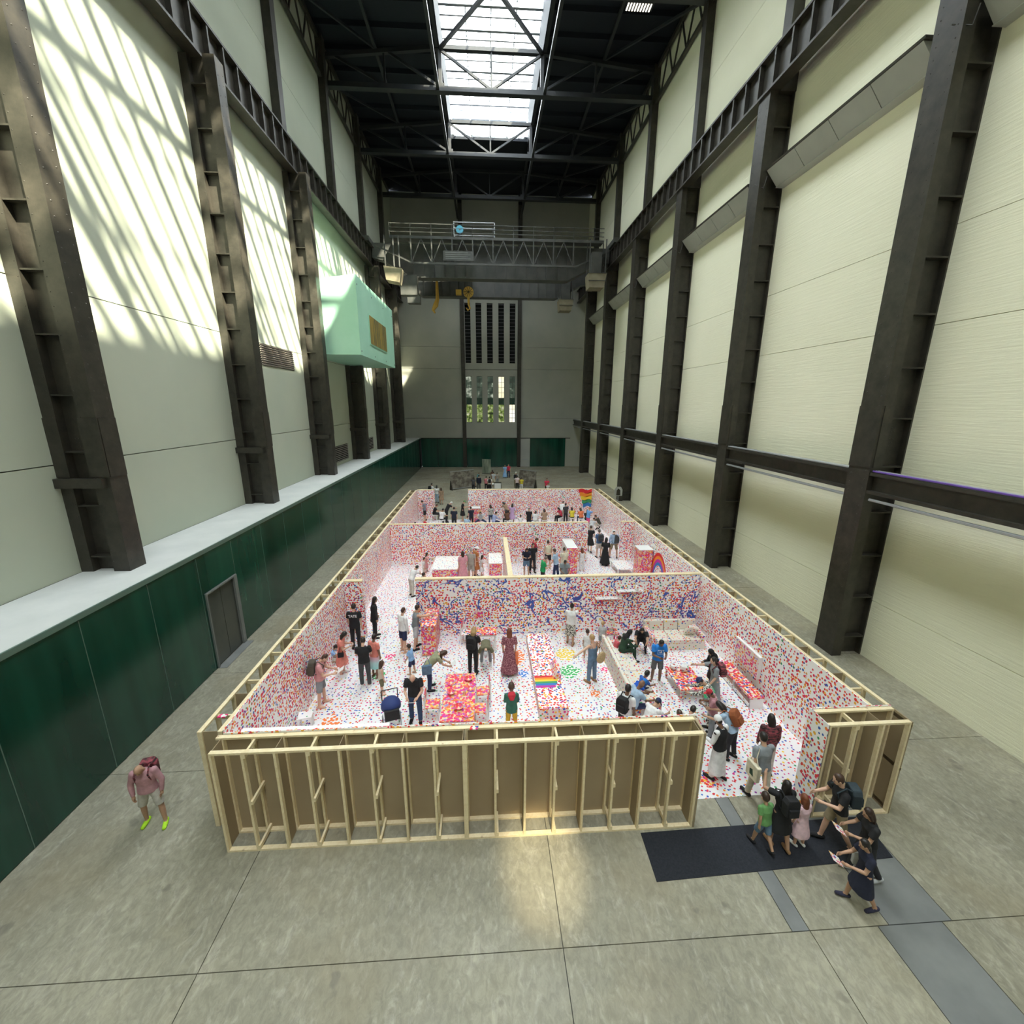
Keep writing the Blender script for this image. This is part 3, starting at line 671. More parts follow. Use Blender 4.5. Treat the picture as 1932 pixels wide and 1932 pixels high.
protos = {}
u = wall_unit('stud_wall', 'long right stud wall with ladder-like pine top beside the black columns', (9.07, 7.84, 0), PI/2, 42, 'dotX2', group='stud wall units')
B(0, 25.6, .512, .53, .012, EH+.02).obj('white_face_board', M['dotX2'], u)
protos = {}
u = wall_unit('stud_wall', 'short stud wall return to the right of the doorway', (7.2, 7.27, 0), 0, 3, 'dotY', group='stud wall units')
B(-.03, .0, 0, .53, 0, EH).obj('end_board', M['mdf'], u); B(-.045, -.03, -.01, .55, .012, EH+.02).obj('white_face_board', M['dotX2'], u); B(-.03, 1.85, .512, .53, .012, EH+.02).obj('white_face_board', M['dotY'], u)
B(1.83, 1.86, 0, .5, 0, EH).obj('end_board', M['mdf'], u)
# inner partitions
def partition(label, x0, x1, y0, y1, m, capw=True):
    t_ = tag(empty('partition', ((x0+x1)/2, (y0+y1)/2, 0)), label, 'partition wall', 'inner white partitions', 'thing')
    cx, cy = (x0+x1)/2, (y0+y1)/2
    B(x0-cx, x1-cx, y0-cy, y1-cy, .014, EH-.03).obj('sticker_face', M[m], t_)
    t_.children[0].location = (0, 0, 0)
    if capw: B(x0-cx, x1-cx, y0-cy-.005, y1-cy, EH-.03, EH+.02).obj('top_plate', M['pine'], t_)
    return t_
partition('wide partition with blue sticker lines behind the woman in patterned skirt', -2.8, 8.52, 15.57, 15.75, 'dotP')
partition('narrow stub partition by the left wall beside the staff member in black', -5.46, -4.80, 15.5, 15.68, 'dotY')
partition('second cross partition dividing the far dotted rooms', -5.46, 5.82, 23.47, 23.62, 'dotY')
partition('narrow stub partition at right behind the man with a dark backpack', 7.78, 8.52, 23.47, 23.62, 'dotY')
partition('thin partition end-on with bare pine top between the two middle rooms', .80, 1.0, 15.77, 20.8, 'dotX')
partition('far end partition with rainbow stickers at its corner', -1.48, 8.52, 33.45, 33.62, 'dotY')
partition('short far partition in the left corner beside the far exit', -5.46, -4.12, 33.45, 33.62, 'dotY')
mt = thing('doormat', 'long black mat on concrete before the doorway', 'mat', (5.77, 6.75, 0))
MB().prism([(-2.55, -.6), (2.48, -.42), (2.6, .48), (-2.52, .38)], .0, .014, 'z').obj('mat', M['mat'], mt)
cup = thing('cupboard', 'long white cupboard top strip behind the left end of the front wall', 'cupboard', (-3.85, 8.09, 0))
B(-1.6, 1.6, -.3, .3, .014, 1.96).obj('body', M['lightdots0'], cup); B(-1.61, 1.61, -.31, .31, 1.96, 2.0).obj('top', M['lightdots0'], cup)

# ------------------------------------------------------------------ sticker covered furniture
def table(label, loc, w, d, h, top, rz=0., th=.04, leg=.05, name='table', side=None, group=None):
    t_ = thing(name, label, 'table', loc, rz, group)
    B(-w/2, w/2, -d/2, d/2, h-th, h).obj('tabletop', M[top], t_, bevel=.006)
    B(-w/2+.06, w/2-.06, -d/2+.06, d/2-.06, h-th-.08, h-th).obj('apron', M['white'], t_)
    for sx in (-1, 1):
        for sy in (-1, 1): B(-leg/2, leg/2, -leg/2, leg/2, 0, h-th).obj('leg', M[side or 'white'], t_, (sx*(w/2-.06), sy*(d/2-.06), 0))
    return t_
def chair(label, loc, rz, seat='fest', group='dotted chairs'):
    t_ = thing('chair', label, 'chair', loc, rz, group)
    B(-.21, .21, -.21, .21, .42, .46).obj('seat', M[seat], t_, bevel=.012)
    for x in (-.19, .19):
        B(-.018, .018, -.018, .018, 0, .42).obj('leg', M['white'], t_, (x, .19, 0)); B(-.018, .018, -.018, .018, 0, .88).obj('leg', M['white'], t_, (x, -.2, 0))
    MB().beam((-.19, -.21, .74), (.19, -.21, .74), .03, .20).obj('backrest', M['festY'], t_, bevel=.01)
    MB().beam((-.19, -.2, .56), (.19, -.2, .56), .02, .05).obj('back_slat', M['white'], t_)
    return t_
def sofa(label, loc, rz, L, mats, n=3, D=.86, group='dotted sofas'):
    """back along local -y"""
    t_ = thing('sofa', label, 'sofa', loc, rz, group); a, b, c = [M[x] for x in mats]
    B(-L/2+.012, L/2-.012, -D/2+.012, D/2, 0, .30).obj('base', b, t_, bevel=.02)
    MB().prism([(-D/2, .01), (-D/2+.15, .01), (-D/2+.12, .80), (-D/2, .80)], -L/2, L/2, 'x').obj('backrest', b, t_, bevel=.03)
    for s in (-1, 1): B(min(s*L/2, s*(L/2-.18)), max(s*L/2, s*(L/2-.18)), -D/2+.004, D/2-.004, .01, .58).obj('armrest', c, t_, bevel=.03)
    w = (L-.38)/n
    for i in range(n):
        x = -L/2+.19+w*i
        B(x+.008, x+w-.008, -D/2+.2, D/2+.02, .30, .45).obj('seat_cushion', a, t_, bevel=.03)
        MB().prism([(-D/2+.12, .45), (-D/2+.25, .45), (-D/2+.2, .84), (-D/2+.10, .84)], x+.01, x+w-.01, 'x').obj('back_cushion', b, t_, bevel=.03)
    return t_
def bowl(label, loc, r, kind):
    if kind == 'bowl': pr = [(r*.45, 0), (r*.9, r*.45), (r, r*.62), (r*.93, r*.62), (r*.8, r*.42), (r*.35, .015)]
    elif kind == 'plate': pr = [(r*.6, 0), (r, .018), (r, .024), (r*.6, .010)]
    else: pr = [(r*.8, 0), (r, r*1.6), (r*.9, r*1.6), (r*.7, .02)]
    tag(MB().lathe(pr, 14).obj(kind, M['fest'], None, loc, smooth=False), label, kind, 'crockery on the dining table')
dt = table('long dining table crowded with bright stickers near the front wall', (-.865, 10.92, 0), .93, 2.1, .74, 'fest')
for lb_, x, y, r, k in (('dotted bowl at the far end of the dining table', -.62, 11.62, .13, 'bowl'), ('dotted plate at the far corner of the dining table beside the bent woman', -1.15, 11.5, .14, 'plate'),
                        ('dotted bowl in the middle left of the dining table', -1.1, 11.0, .12, 'bowl'), ('small dotted cup on the middle of the dining table', -.72, 10.95, .045, 'cup'),
                        ('dotted bowl with red rim at the near end of the dining table', -.85, 10.35, .14, 'bowl'), ('round dotted plate nearest the front wall on the dining table', -.58, 10.12, .17, 'plate'),
                        ('dotted plate at the edge of the dining table beside the chairs', -.55, 11.2, .13, 'plate')):
    bowl(lb_, (x, y, .741), r, k)
chair('dotted white chair to the left of the dining table by the bald man', (-1.66, 10.98, 0), -PI/2)
chair('dotted white chair at the right of the dining table, farther one', (-.17, 11.5, 0), PI/2+.1)
chair('dotted white chair at the right of the dining table, nearest the front wall', (-.24, 10.72, 0), PI/2-.12)
table('dotted desk with orange top below the small framed picture', (-.06, 14.58, 0), .74, .56, .74, 'red')
chair('dotted white chair beside the desk below the blue-lined partition', (-.82, 15.0, 0), -PI/2-.2, 'rugdots')
cb = thing('cabinet', 'tall dotted cabinet standing against the end of the blue-lined partition', 'cabinet', (-2.16, 14.82, 0))
B(-.25, .25, -.7, .7, .06, 1.22).obj('body', M['festY'], cb); B(-.22, .22, -.66, .66, 0, .06).obj('plinth', M['white'], cb)
B(-.27, .27, -.72, .72, 1.22, 1.25).obj('top', M['red'], cb); cb.children[-1]
for i in range(2): d_ = B(-.265, -.25, -.68+.69*i, -.01+.69*i, .08, 1.19).obj('door', M['festX'], cb); MB().tube([(-.28, -.05+.1*i, .65), (-.265, -.05+.1*i, .65)], .018).obj('knob', M['white'], d_)
def frame(label, loc, rz, w, h, m='festY', group='pictures on the dotted walls'):
    t_ = thing('picture_frame', label, 'picture', loc, rz, group); b = .03
    B(-w/2, w/2, -.005, .006, 0, h).obj('picture', M[m], t_)
    for a in ((-w/2-b, w/2+b, -b, 0), (-w/2-b, w/2+b, h, h+b)): B(a[0], a[1], -.018, .012, a[2], a[3]).obj('frame_bar', M['white'], t_)
    for s in (-1, 1): B(min(s*w/2, s*(w/2+b)), max(s*w/2, s*(w/2+b)), -.018, .012, 0, h).obj('frame_bar', M['white'], t_)
frame('small framed picture over the dotted desk on the blue-lined partition', (-.37, 15.53, .74), 0, .36, .32)
frame('framed red picture on the left wall highest of the three by the staff member', (-5.485, 13.95, 1.25), PI/2, .42, .34)
frame('middle tall framed picture of the three on the left dotted wall', (-5.485, 13.05, 1.28), PI/2, .34, .42)
frame('framed pink picture on the left wall just above the boy in light blue', (-5.485, 12.45, 1.22), PI/2, .42, .40)
frame('long framed red picture on the left wall nearest the front corner', (-5.485, 9.85, .86), PI/2, 1.05, .52)
for i, (y, z, w, h) in enumerate(((18.2, 1.45, .3, .3), (18.7, 1.1, .35, .3), (19.2, 1.5, .3, .35), (19.8, 1.15, .4, .35))):
    frame('small framed picture of a left wall cluster, ' + ['nearest the stub partition', 'second from the stub partition', 'third from the stub partition', 'farthest from the stub partition'][i], (-5.485, y, z), PI/2, w, h)
for i, (y, z) in enumerate(((27.5, 1.3), (28.6, 1.4))): frame(['small framed picture on the left wall of the far room, nearer one', 'small framed picture on the left wall of the far room, farther one'][i], (-5.485, y, z), PI/2, .5, .5)
st_ = thing('stool', 'low white stool with a red sticker print by the left wall', 'stool', (-5.2, 10.7, 0), .2)
B(-.19, .19, -.16, .16, .42, .46).obj('seat', M['lightdots'], st_, bevel=.01)
for x in (-.16, .16):
    for y in (-.13, .13): B(-.018, .018, -.018, .018, 0, .42).obj('leg', M['white'], st_, (x, y, 0))
be = thing('platform', 'low white platform bed covered in crowded dots with a rainbow stripe', 'platform', (1.9, 12.75, 0))
B(-.43, .43, -2.1, 2.1, 0, .36).obj('base', M['sofaX'], be); B(-.43, .43, -2.1, 2.1, .36, .40).obj('top', M['rugdots'], be)
RB = [(.70, .02, .03), (.85, .28, .02), (.85, .62, .04), (.05, .32, .12), (.03, .20, .55), (.55, .03, .38)]
RBM = [mat('rainbow_paper', c, .6) for c in RB]
for i in range(6): B(-.42, .40-.04*i, .0-.10*i-.10, .0-.10*i, .40, .404).obj('rainbow_stripe', RBM[i], be, (0, -.55, 0))
MB().prism([(.18, .40), (.42, .40), (.44, .58), (.30, .62)], -.75, .0, 'y').obj('bolster', M['festX'], be)
def patch(label, x, y, r, m, seed, z=.0145, sx=1., group='sticker patches on the white floor', name='sticker_patch'):
    rnd = random.Random(seed); pts = []
    for i in range(22): a = 2*PI*i/22; q = r*(.72+.4*rnd.random()); pts.append((q*sx*math.cos(a), q*math.sin(a)))
    tag(MB().prism(pts, 0, .002, 'z').obj(name, m, None, (x, y, z)), label, 'sticker', group)
def tint(n, c, c2=(.84, .83, .82)):
    m_ = mat(n, c, .6); t = NT(m_); vo = t.n('ShaderNodeTexVoronoi', voronoi_dimensions='2D'); t.l(t.coord(), vo.inputs['Vector']); vo.inputs['Scale'].default_value = 11
    t.col(t.mix(t.math('LESS_THAN', vo.outputs['Distance'], .46), c2, c)); return m_
YEL, GRN, ORG, BLUE, PNK = tint('yellow_dots', (.85, .60, .05)), tint('green_dots', (.05, .45, .12)), tint('orange_dots', (.85, .20, .04)), tint('blue_dots', (.05, .22, .65)), tint('pink_dots', (.80, .04, .20))
patch('yellow patch of floor stickers beside the platform', 2.85, 14.0, .42, YEL, 1); patch('green patch of floor stickers next to the yellow patch', 2.82, 12.95, .38, GRN, 2)
patch('orange patch of floor stickers behind the woman in the long red dress', 1.08, 13.95, .5, ORG, 3, sx=.6); patch('small blue sticker patch on the floor left of the platform', 1.2, 12.9, .2, BLUE, 4)
patch('red sticker cluster on the floor near the boy in light blue', -2.35, 12.6, .26, ORG, 5); patch('green patch of floor stickers beside the woman in pastel skirt', -3.75, 13.1, .34, GRN, 6, sx=.6)
patch('small rainbow coloured sticker patch before the straw bag', 3.42, 11.75, .2, ORG, 7); patch('round orange sticker patch near the second sofa', 4.05, 13.0, .16, PNK, 8)
patch('orange sticker cluster on the floor of the far left corner', -4.6, 10.75, .5, ORG, 9, sx=.7); patch('round multicolour sticker heap on the floor inside the doorway', 5.42, 8.35, .24, M['red'], 10)
patch('pink sticker cluster before the staff member in suit', -3.6, 14.2, .2, PNK, 11); patch('red sticker patch on the floor right of the boy in green hoodie', .95, 10.5, .14, PNK, 12)
sofa('long dotted sofa with its back to the middle of the room', (4.62, 12.25, 0), -PI/2, 3.5, ('sofa', 'sofaY', 'sofaX'), 4, .9)
sofa('pale dotted sofa against the blue-lined partition in the right corner', (7.15, 14.55, 0), PI, 2.1, ('sofa', 'sofaY', 'sofaX'), 3, 1.0)
cu = tag(MB().prism([(-.22, -.20), (.22, -.20), (.24, .22), (-.2, .24)], -.07, .07, 'y').obj('cushion', M['sofaY'], None, (7.72, 14.35, .66), bevel=.04), 'dotted square cushion leaning on the pale corner sofa', 'cushion'); cu.rotation_euler = (.5, .3, .2)
ct = table('low coffee table with dense red stickers beside the man in blue', (6.38, 11.85, 0), .86, 1.25, .42, 'red', side='sofaX')
for i, (x, y, r) in enumerate(((6.5, 12.2, .15), (6.18, 12.3, .12))): tag(MB().lathe([(r*.5, 0), (r, r*.7), (r*.9, r*1.3), (r*.5, r*1.6), (r*.3, r*1.2)], 10).obj('vase', M['lightdots'], None, (x, y, .421)), ['dotted white vase, larger one on the red coffee table', 'dotted white vase, smaller one on the red coffee table'][i], 'vase', 'vases on the coffee table')
tv = thing('television', 'dotted television screen mounted on the right wall above the low bench', 'television', (8.49, 12.0, .62))
B(-.05, .04, -.66, .66, 0, .75).obj('bezel', M['white'], tv); B(-.056, -.05, -.62, .62, .04, .71).obj('screen', M['festX'], tv)
cs = thing('bench', 'long low white bench with bright stickers under the television', 'bench', (8.12, 11.7, 0))
B(-.22, .22, -.95, .95, .36, .42).obj('top', M['red'], cs); B(-.20, .22, -.93, .93, .06, .16).obj('shelf', M['lightdots'], cs)
for y in (-.92, 0, .92): B(-.2, .22, y-.02, y+.02, 0, .36).obj('support', M['white'], cs)
for lb_, x0, x1, z in (('upper white wall shelf on the blue-lined partition', 5.12, 6.17, 1.86), ('lower white wall shelf on the blue-lined partition', 4.27, 5.3, 1.56)):
    s_ = thing('wall_shelf', lb_, 'shelf', ((x0+x1)/2, 15.44, z), 0, 'wall shelves'); w = (x1-x0)/2
    B(-w, w, -.12, .12, -.03, 0).obj('board', M['lightdots'], s_); B(-w, w, .10, .12, -.2, -.03).obj('cleat', M['festY'], s_)
    for x in (-w+.1, w-.1): MB().prism([(-.1, -.03), (.1, -.03), (.1, -.2)], x-.012, x+.012, 'x').obj('bracket', M['white'], s_)
tag(MB().lathe([(.05, 0), (.09, .05), (.07, .14), (.04, .2), (.03, .2)], 10).obj('vase', M['lightdots'], None, (5.9, 15.42, 1.861)), 'small pale vase standing on the upper wall shelf', 'vase')
sd = table('small dotted side table beside the seated children', (4.75, 14.7, 0), .5, .42, .52, 'red', side='festX')
lm = thing('table_lamp', 'dotted white table lamp on the small side table', 'lamp', (4.75, 14.75, .521))
MB().lathe([(.09, 0), (.09, .02), (.02, .03), (.02, .25)], 12).obj('base', M['white'], lm); MB().lathe([(.17, .22), (.10, .45), (.09, .45), (.16, .22)], 14).obj('shade', M['sofa'], lm)
# stroller
sr = thing('stroller', 'navy hooded stroller parked behind the front wall', 'stroller', (-2.75, 10.55, 0), .3)
NAVY = mat('navy_cloth', (.02, .04, .16), .7); BLK = mat('black_cloth', (.012, .012, .013), .75)
MB().lathe([(.28, 0), (.27, .12), (.20, .22), (.08, .28), (.01, .29)], 14, (0, .08, .68)).obj('hood', NAVY, sr, smooth=True)
MB().prism([(-.25, .45), (.22, .40), (.25, .62), (-.28, .80)], -.2, .2, 'x').obj('seat', BLK, sr, bevel=.03)
MB().tube([(-.22, .3, .5), (-.22, .42, 1.0), (.22, .42, 1.0), (.22, .3, .5)], .018).obj('handle', BLK, sr)
for x in (-.24, .24):
    MB().tube([(x, -.32, .1), (x, .1, .45), (x, .35, .1)], .015).obj('frame_tube', M['pipe'], sr)
    for y in (-.32, .35): MB().tube([(x-.02, y, .1), (x+.02, y, .1)], .10, 12).obj('wheel', BLK, sr)
# second room
def counter(label, loc, w, d, h, top='lightdots', rz=0):
    t_ = thing('counter', label, 'counter', loc, rz, 'dotted counters')
    B(-w/2, w/2, -d/2, d/2, 0, h-.04).obj('body', M['festY'], t_); B(-w/2-.02, w/2+.02, -d/2-.02, d/2+.02, h-.04, h).obj('top', M[top], t_)
    return t_
counter('long white counter with red dotted front in the middle room', (-2.2, 21.85, 0), 1.3, 1.95, .75)
counter('square dotted block beside the bare end partition', (.42, 22.0, 0), .66, 1.55, .9)
kc = thing('cabinet', 'tall orange dotted cabinet with white top by the right wall', 'cabinet', (8.16, 20.75, 0))
B(-.36, .33, -.36, .36, 0, 1.76).obj('body', M['festY'], kc); B(-.38, .35, -.38, .38, 1.76, 1.8).obj('top', M['white'], kc); d_ = B(-.34, .31, -.375, -.36, .05, 1.72).obj('door', M['festY'], kc); MB().tube([(.25, -.40, .9), (.25, -.375, .9)], .02).obj('knob', M['white'], d_)
bc = thing('bookcase', 'slim white bookcase with orange dots against the second cross partition', 'bookcase', (4.6, 22.55, 0))
B(-.3, -.27, -.85, .85, 0, 1.5).obj('back', M['white'], bc); B(-.3, .28, -.87, -.84, 0, 1.5).obj('side_panel', M['festY'], bc); B(-.3, .28, .84, .87, 0, 1.5).obj('side_panel', M['festY'], bc)
for z in (.05, .5, .98, 1.47): B(-.27, .28, -.84, .84, z, z+.03).obj('shelf', M['white'], bc)
lb2 = thing('bench', 'low white dotted bench in front of the tall orange cabinet', 'bench', (7.45, 21.95, 0))
B(-.45, .45, -.7, .7, .36, .40).obj('top', M['lightdots'], lb2)
for x in (-.4, .4):
    for y in (-.65, .65): B(-.03, .03, -.03, .03, 0, .36).obj('leg', M['white'], lb2, (x, y, 0))
def arc(name, label, cx, cz, x, R0, w, n, cols, a0, a1, ax='x', y=0):
    t_ = thing(name, label, 'sticker', (x, cx, cz) if ax == 'x' else (cx, y, cz))
    for i in range(n):
        r1, r0 = R0-w*i, R0-w*(i+1); mb = MB(); N = 14
        for k in range(N+1):
            a = a0+(a1-a0)*k/N
            for r in (r0, r1): mb.v.append((0, r*math.cos(a), r*1.5*math.sin(a)) if ax == 'x' else (r*math.cos(a), 0, r*1.5*math.sin(a)))
        for k in range(N): mb.face(2*k, 2*k+1, 2*k+3, 2*k+2)
        mb.obj('colour_band', cols[i], t_)
arc('rainbow_sticker', 'rainbow arch of stickers on the right wall of the middle room', 19.6, .3, 8.545-.011, 1.05, .11, 4, [RBM[0], RBM[1], RBM[5], RBM[4]], 0.05, PI-.05)
rf = thing('rainbow_sticker', 'wavy rainbow flag of stickers in the far right corner', 'sticker', (8.0, 33.44, 1.0))
for i in range(5):
    mb = MB(); z1 = 1.40-.28*i
    for k in range(9):
        x = -.62+k*.135 + .10*i*(1-k/8); dz = .06*math.sin(k*.9+i)
        mb.v += [(x, 0, z1+dz-.30), (x, 0, z1+dz)]
    for k in range(8): mb.face(2*k, 2*k+2, 2*k+3, 2*k+1)
    mb.obj('colour_band', RBM[[0, 1, 2, 3, 4][i]], rf)
# far room
fs = thing('dotted_stand', 'tall dotted box stand by the far end partition', 'stand', (-.9, 32.9, 0)); B(-.35, .35, -.3, .3, 0, 1.1).obj('body', M['festY'], fs); B(-.38, .38, -.33, .33, 1.1, 1.14).obj('top', M['white'], fs)
# beyond the room: display boards, lit post, small table, sign
BRD = noisy('scribbled_board', (.10, .085, .065), (.24, .22, .18), 2.2, rough=.8, lo=.4, hi=.6)
def board(label, p0, p1, h, lean):
    p0, p1 = Vector(p0), Vector(p1); m_ = (p0+p1)/2; d = p1-p0; rz = math.atan2(d.y, d.x); L = d.length
    t_ = thing('display_board', label, 'display board', m_, rz, 'leaning display boards')
    MB().beam((0, 0, .12), (0, lean, h), L, .05, (0, 1, 0)).obj('panel', BRD, t_)
    for z, f in ((.12, 0), (h, 1)): MB().beam((-L/2, lean*f-.03, z), (L/2, lean*f-.03, z), .06).obj('edge_bar', M['pipe'], t_)
    for s in (-1, 1): MB().prism([(-.25, 0), (.35, 0), (lean*.5+.05, h*.5), (lean*.4, h*.5)], s*L/2-.03, s*L/2+.03, 'x').obj('foot', M['steel'], t_)
board('grey leaning display board left of the group at the far end of hall', (-3.78, 45.66, 0), (-1.26, 47.4, 0), 1.95, .3)
board('dark brown leaning display board right of the group at the far end of hall', (3.57, 47.6, 0), (5.3, 46.2, 0), 1.9, .3)
ps = thing('glass_display', 'upright glassy display panel in front of the far green wall', 'display', (0, 56.8, 0), -.35)
B(-.58, .58, -.05, .05, .08, 1.95).obj('panel', noisy('mottled_glass_panel', (.10, .13, .10), (.42, .46, .36), 1.4, (2, 1, .3), .25), ps); B(-.62, .62, -.09, .09, 0, .08).obj('base', M['steel'], ps)
sg = table('white table with sign stand near the far display boards', (1.05, 45.4, 0), 1.1, .6, .74, 'white')
sgn = thing('sign_stand', 'black framed white sign before the far white table', 'sign', (1.15, 44.6, 0)); B(-.4, .4, -.02, .02, .3, 1.05).obj('frame', M['steel'], sgn); B(-.34, .34, -.026, -.02, .36, .92).obj('sheet', M['white'], sgn)
for x in (-.3, .3): B(x-.02, x+.02, -.2, .2, 0, .03).obj('foot', M['steel'], sgn); B(x-.02, x+.02, -.02, .02, .03, .3).obj('leg', M['steel'], sgn)
for i in range(3): tag(MB().prism([(-.45, -.1), (.45, -.1), (.4, .1), (-.4, .1)], 0, .015, 'z').obj('floor_plate', M['yellow'], None, (1.1, 47.6+1.2*i, .001)), ['pale yellow plate on the far floor nearest the white table', 'middle pale yellow plate on the far floor', 'pale yellow plate on the far floor nearest the woman in blue'][i], 'floor plate', 'yellow plates on the far floor')
ap = thing('poster_sign', 'arched poster sign on a stand beside a far right column', 'sign', (11.6, 36.5, 0)); MB().prism([(-.35, 1.2), (.35, 1.2), (.35, 1.75), (.2, 2.0), (-.2, 2.0), (-.35, 1.75)], -.02, .02, 'y').obj('poster', M['panel'], ap)
MB().prism([(-.18, 1.25), (.18, 1.25), (.16, 1.7), (0, 1.85), (-.16, 1.7)], -.03, -.02, 'y').obj('dark_figure', M['steel'], ap); MB().tube([(0, 0, 0), (0, 0, 1.2)], .025).obj('post', M['pipe'], ap); B(-.2, .2, -.2, .2, 0, .02).obj('foot', M['steel'], ap)
for i, (x, y) in enumerate(((-.32, 7.6), (-5.75, 8.25))): tag(MB().prism([(-.09, -.04), (.08, -.05), (.1, .05), (-.06, .06)], 0, .02, 'z').obj('sticker_clump', [M['red'], PNK][i], None, (x, y, EH+.001)), ['pink and green sticker clump on top of the front stud wall', 'pink sticker clump on top of the left stud wall'][i], 'sticker', 'sticker clumps on wall tops')

# ------------------------------------------------------------------ people
# pose: lean, head pitch, arms (flex, abduct, elbow, inward) left / right, legs (hip, knee, abduct) left / right, all in degrees
POSES = {
 'stand': dict(lean=2, head=12, L=(4, 9, 14, 4), R=(2, 9, 10, 4), l=(2, 3, 3), r=(-2, 2, 3)),
 'stand2': dict(lean=3, head=25, L=(10, 10, 60, 25), R=(2, 12, 14, 4), l=(6, 6, 4), r=(-6, 4, 4)),
 'phone': dict(lean=4, head=35, L=(16, 8, 85, 28), R=(16, 8, 85, 28), l=(2, 3, 3), r=(-3, 2, 3)),
 'paper': dict(lean=6, head=40, L=(20, 10, 60, 22), R=(20, 10, 60, 22), l=(4, 4, 4), r=(-4, 3, 4)),
 'reach': dict(lean=8, head=5, L=(10, 8, 20, 5), R=(75, 8, 15, 0), l=(8, 8, 3), r=(-6, 4, 3)),
 'reachboth': dict(lean=14, head=10, L=(50, 8, 30, 5), R=(65, 8, 20, 0), l=(10, 10, 3), r=(-6, 4, 3)),
 'point': dict(lean=3, head=8, L=(20, 72, 0, -70), R=(0, 12, 15, 10), l=(2, 2, 4), r=(-2, 2, 2)),
 'photo': dict(lean=2, head=-8, L=(70, 20, 75, 20), R=(15, 10, 40, 15), l=(8, 12, 3), r=(-10, 8, 3)),
 'walk': dict(lean=6, head=10, L=(-18, 9, 20, 4), R=(20, 9, 25, 4), l=(15, 6, 2), r=(-11, 20, 2)),
 'walk2': dict(lean=5, head=18, L=(22, 10, 70, 20), R=(24, 10, 60, 18), l=(-10, 18, 2), r=(14, 6, 2)),
 'wide': dict(lean=3, head=40, L=(-2, 18, 12, 5), R=(-2, 18, 12, 5), l=(6, 4, 11), r=(-4, 4, 11)),
 'bend': dict(lean=48, head=45, L=(28, 8, 30, 15), R=(32, 8, 25, 15), l=(10, 10, 5), r=(4, 6, 5)),
 'bendlow': dict(lean=88, head=40, L=(8, 26, 8, 0), R=(8, 26, 8, 0), l=(24, 34, 9), r=(24, 34, 9)),
 'lookover': dict(lean=30, head=35, L=(45, 10, 30, 10), R=(50, 10, 25, 10), l=(6, 8, 5), r=(-2, 6, 5)),
 'crouch': dict(lean=28, head=20, L=(55, 10, 30, 10), R=(50, 10, 30, 10), l=(95, 135, 10), r=(80, 140, 10)),
 'sit': dict(lean=14, head=25, L=(30, 10, 50, 15), R=(35, 10, 40, 10), l=(82, 84, 6), r=(84, 80, 6)),
 'sitlean': dict(lean=42, head=30, L=(40, 10, 35, 10), R=(55, 10, 20, 5), l=(82, 84, 10), r=(84, 80, 10)),
 'floor': dict(lean=16, head=30, L=(40, 14, 50, 20), R=(40, 14, 50, 20), l=(78, 140, 40), r=(78, 140, 40)),
}
def skeleton(pose, child=False):
    p = POSES[pose]; d2 = math.radians
    tl, th, sh = (.43, .43, .42) if not child else (.42, .40, .39)
    J = {}
    def vec(fl, ab, side): fl, ab = d2(fl), d2(ab); return (side*math.sin(ab), math.sin(fl)*math.cos(ab), -math.cos(fl)*math.cos(ab))
    add = lambda a, b, s=1.: (a[0]+b[0]*s, a[1]+b[1]*s, a[2]+b[2]*s)
    low = 9
    for n, side in (('l', -1), ('r', 1)):
        hip, kn, ab = p[n]; h = (side*.092, 0, 0)
        k = add(h, vec(hip, ab, side), th); s_ = vec(hip-kn, ab*.3, side); a = add(k, s_, sh)
        back = max(0., min(1., (kn-hip-12)/40.)); fd = (side*.12, math.cos(back*1.0), -math.sin(back*1.0)); 
        if pose in ('floor',): fd = (side*.6, .7, 0)
        hl = add(a, fd, -.05); hl = (hl[0], hl[1], hl[2]-.045); to = add(a, fd, .16); to = (to[0], to[1], to[2]-.055)
        J['hip'+n], J['knee'+n], J['ank'+n], J['heel'+n], J['toe'+n] = h, k, a, hl, to
        low = min(low, hl[2]-.035, to[2]-.03)
    if pose == 'floor': low = min(low, -.13)
    if pose in ('sit', 'sitlean'): low = max(low, -.58)
    ln = d2(p['lean']); td = (0, math.sin(ln), math.cos(ln)); tn = (0, math.cos(ln), -math.sin(ln))
    J['pel'] = (0, 0, 0); J['waist'] = add((0, 0, 0), td, .17); J['chest'] = add((0, 0, 0), td, .36); J['neck'] = add((0, 0, 0), td, .52)
    hp = ln*.75 + d2(p['head']); hd = (0, math.sin(hp), math.cos(hp)); hn = (0, math.cos(hp), -math.sin(hp))
    J['td'], J['tn'], J['hd'], J['hn'] = td, tn, hd, hn
    hs = 1.22 if child else 1.0; J['hs'] = hs
    J['skull'] = add(add(J['neck'], hd, .095+.085*hs), hn, .02); J['top'] = add(J['skull'], hd, .125*hs)
    for n, side in (('L', -1), ('R', 1)):
        fl, ab, el, inw = p[n]; w = .185 if not child else .165
        s = add(J['neck'], td, -.055); s = (side*w, s[1], s[2]); e = add(s, vec(fl, ab, side), .29)
        fv = vec(fl+el, -inw, side); wr = add(e, fv, .25); J['sh'+n], J['el'+n], J['wr'+n] = s, e, wr
        J['hand'+n] = add(wr, fv, .085); J['fv'+n] = fv
    for k in J:
        if isinstance(J[k], tuple) and k[:2] not in ('td', 'tn', 'hd', 'hn', 'fv'): J[k] = (J[k][0], J[k][1], J[k][2]-low)
    return J
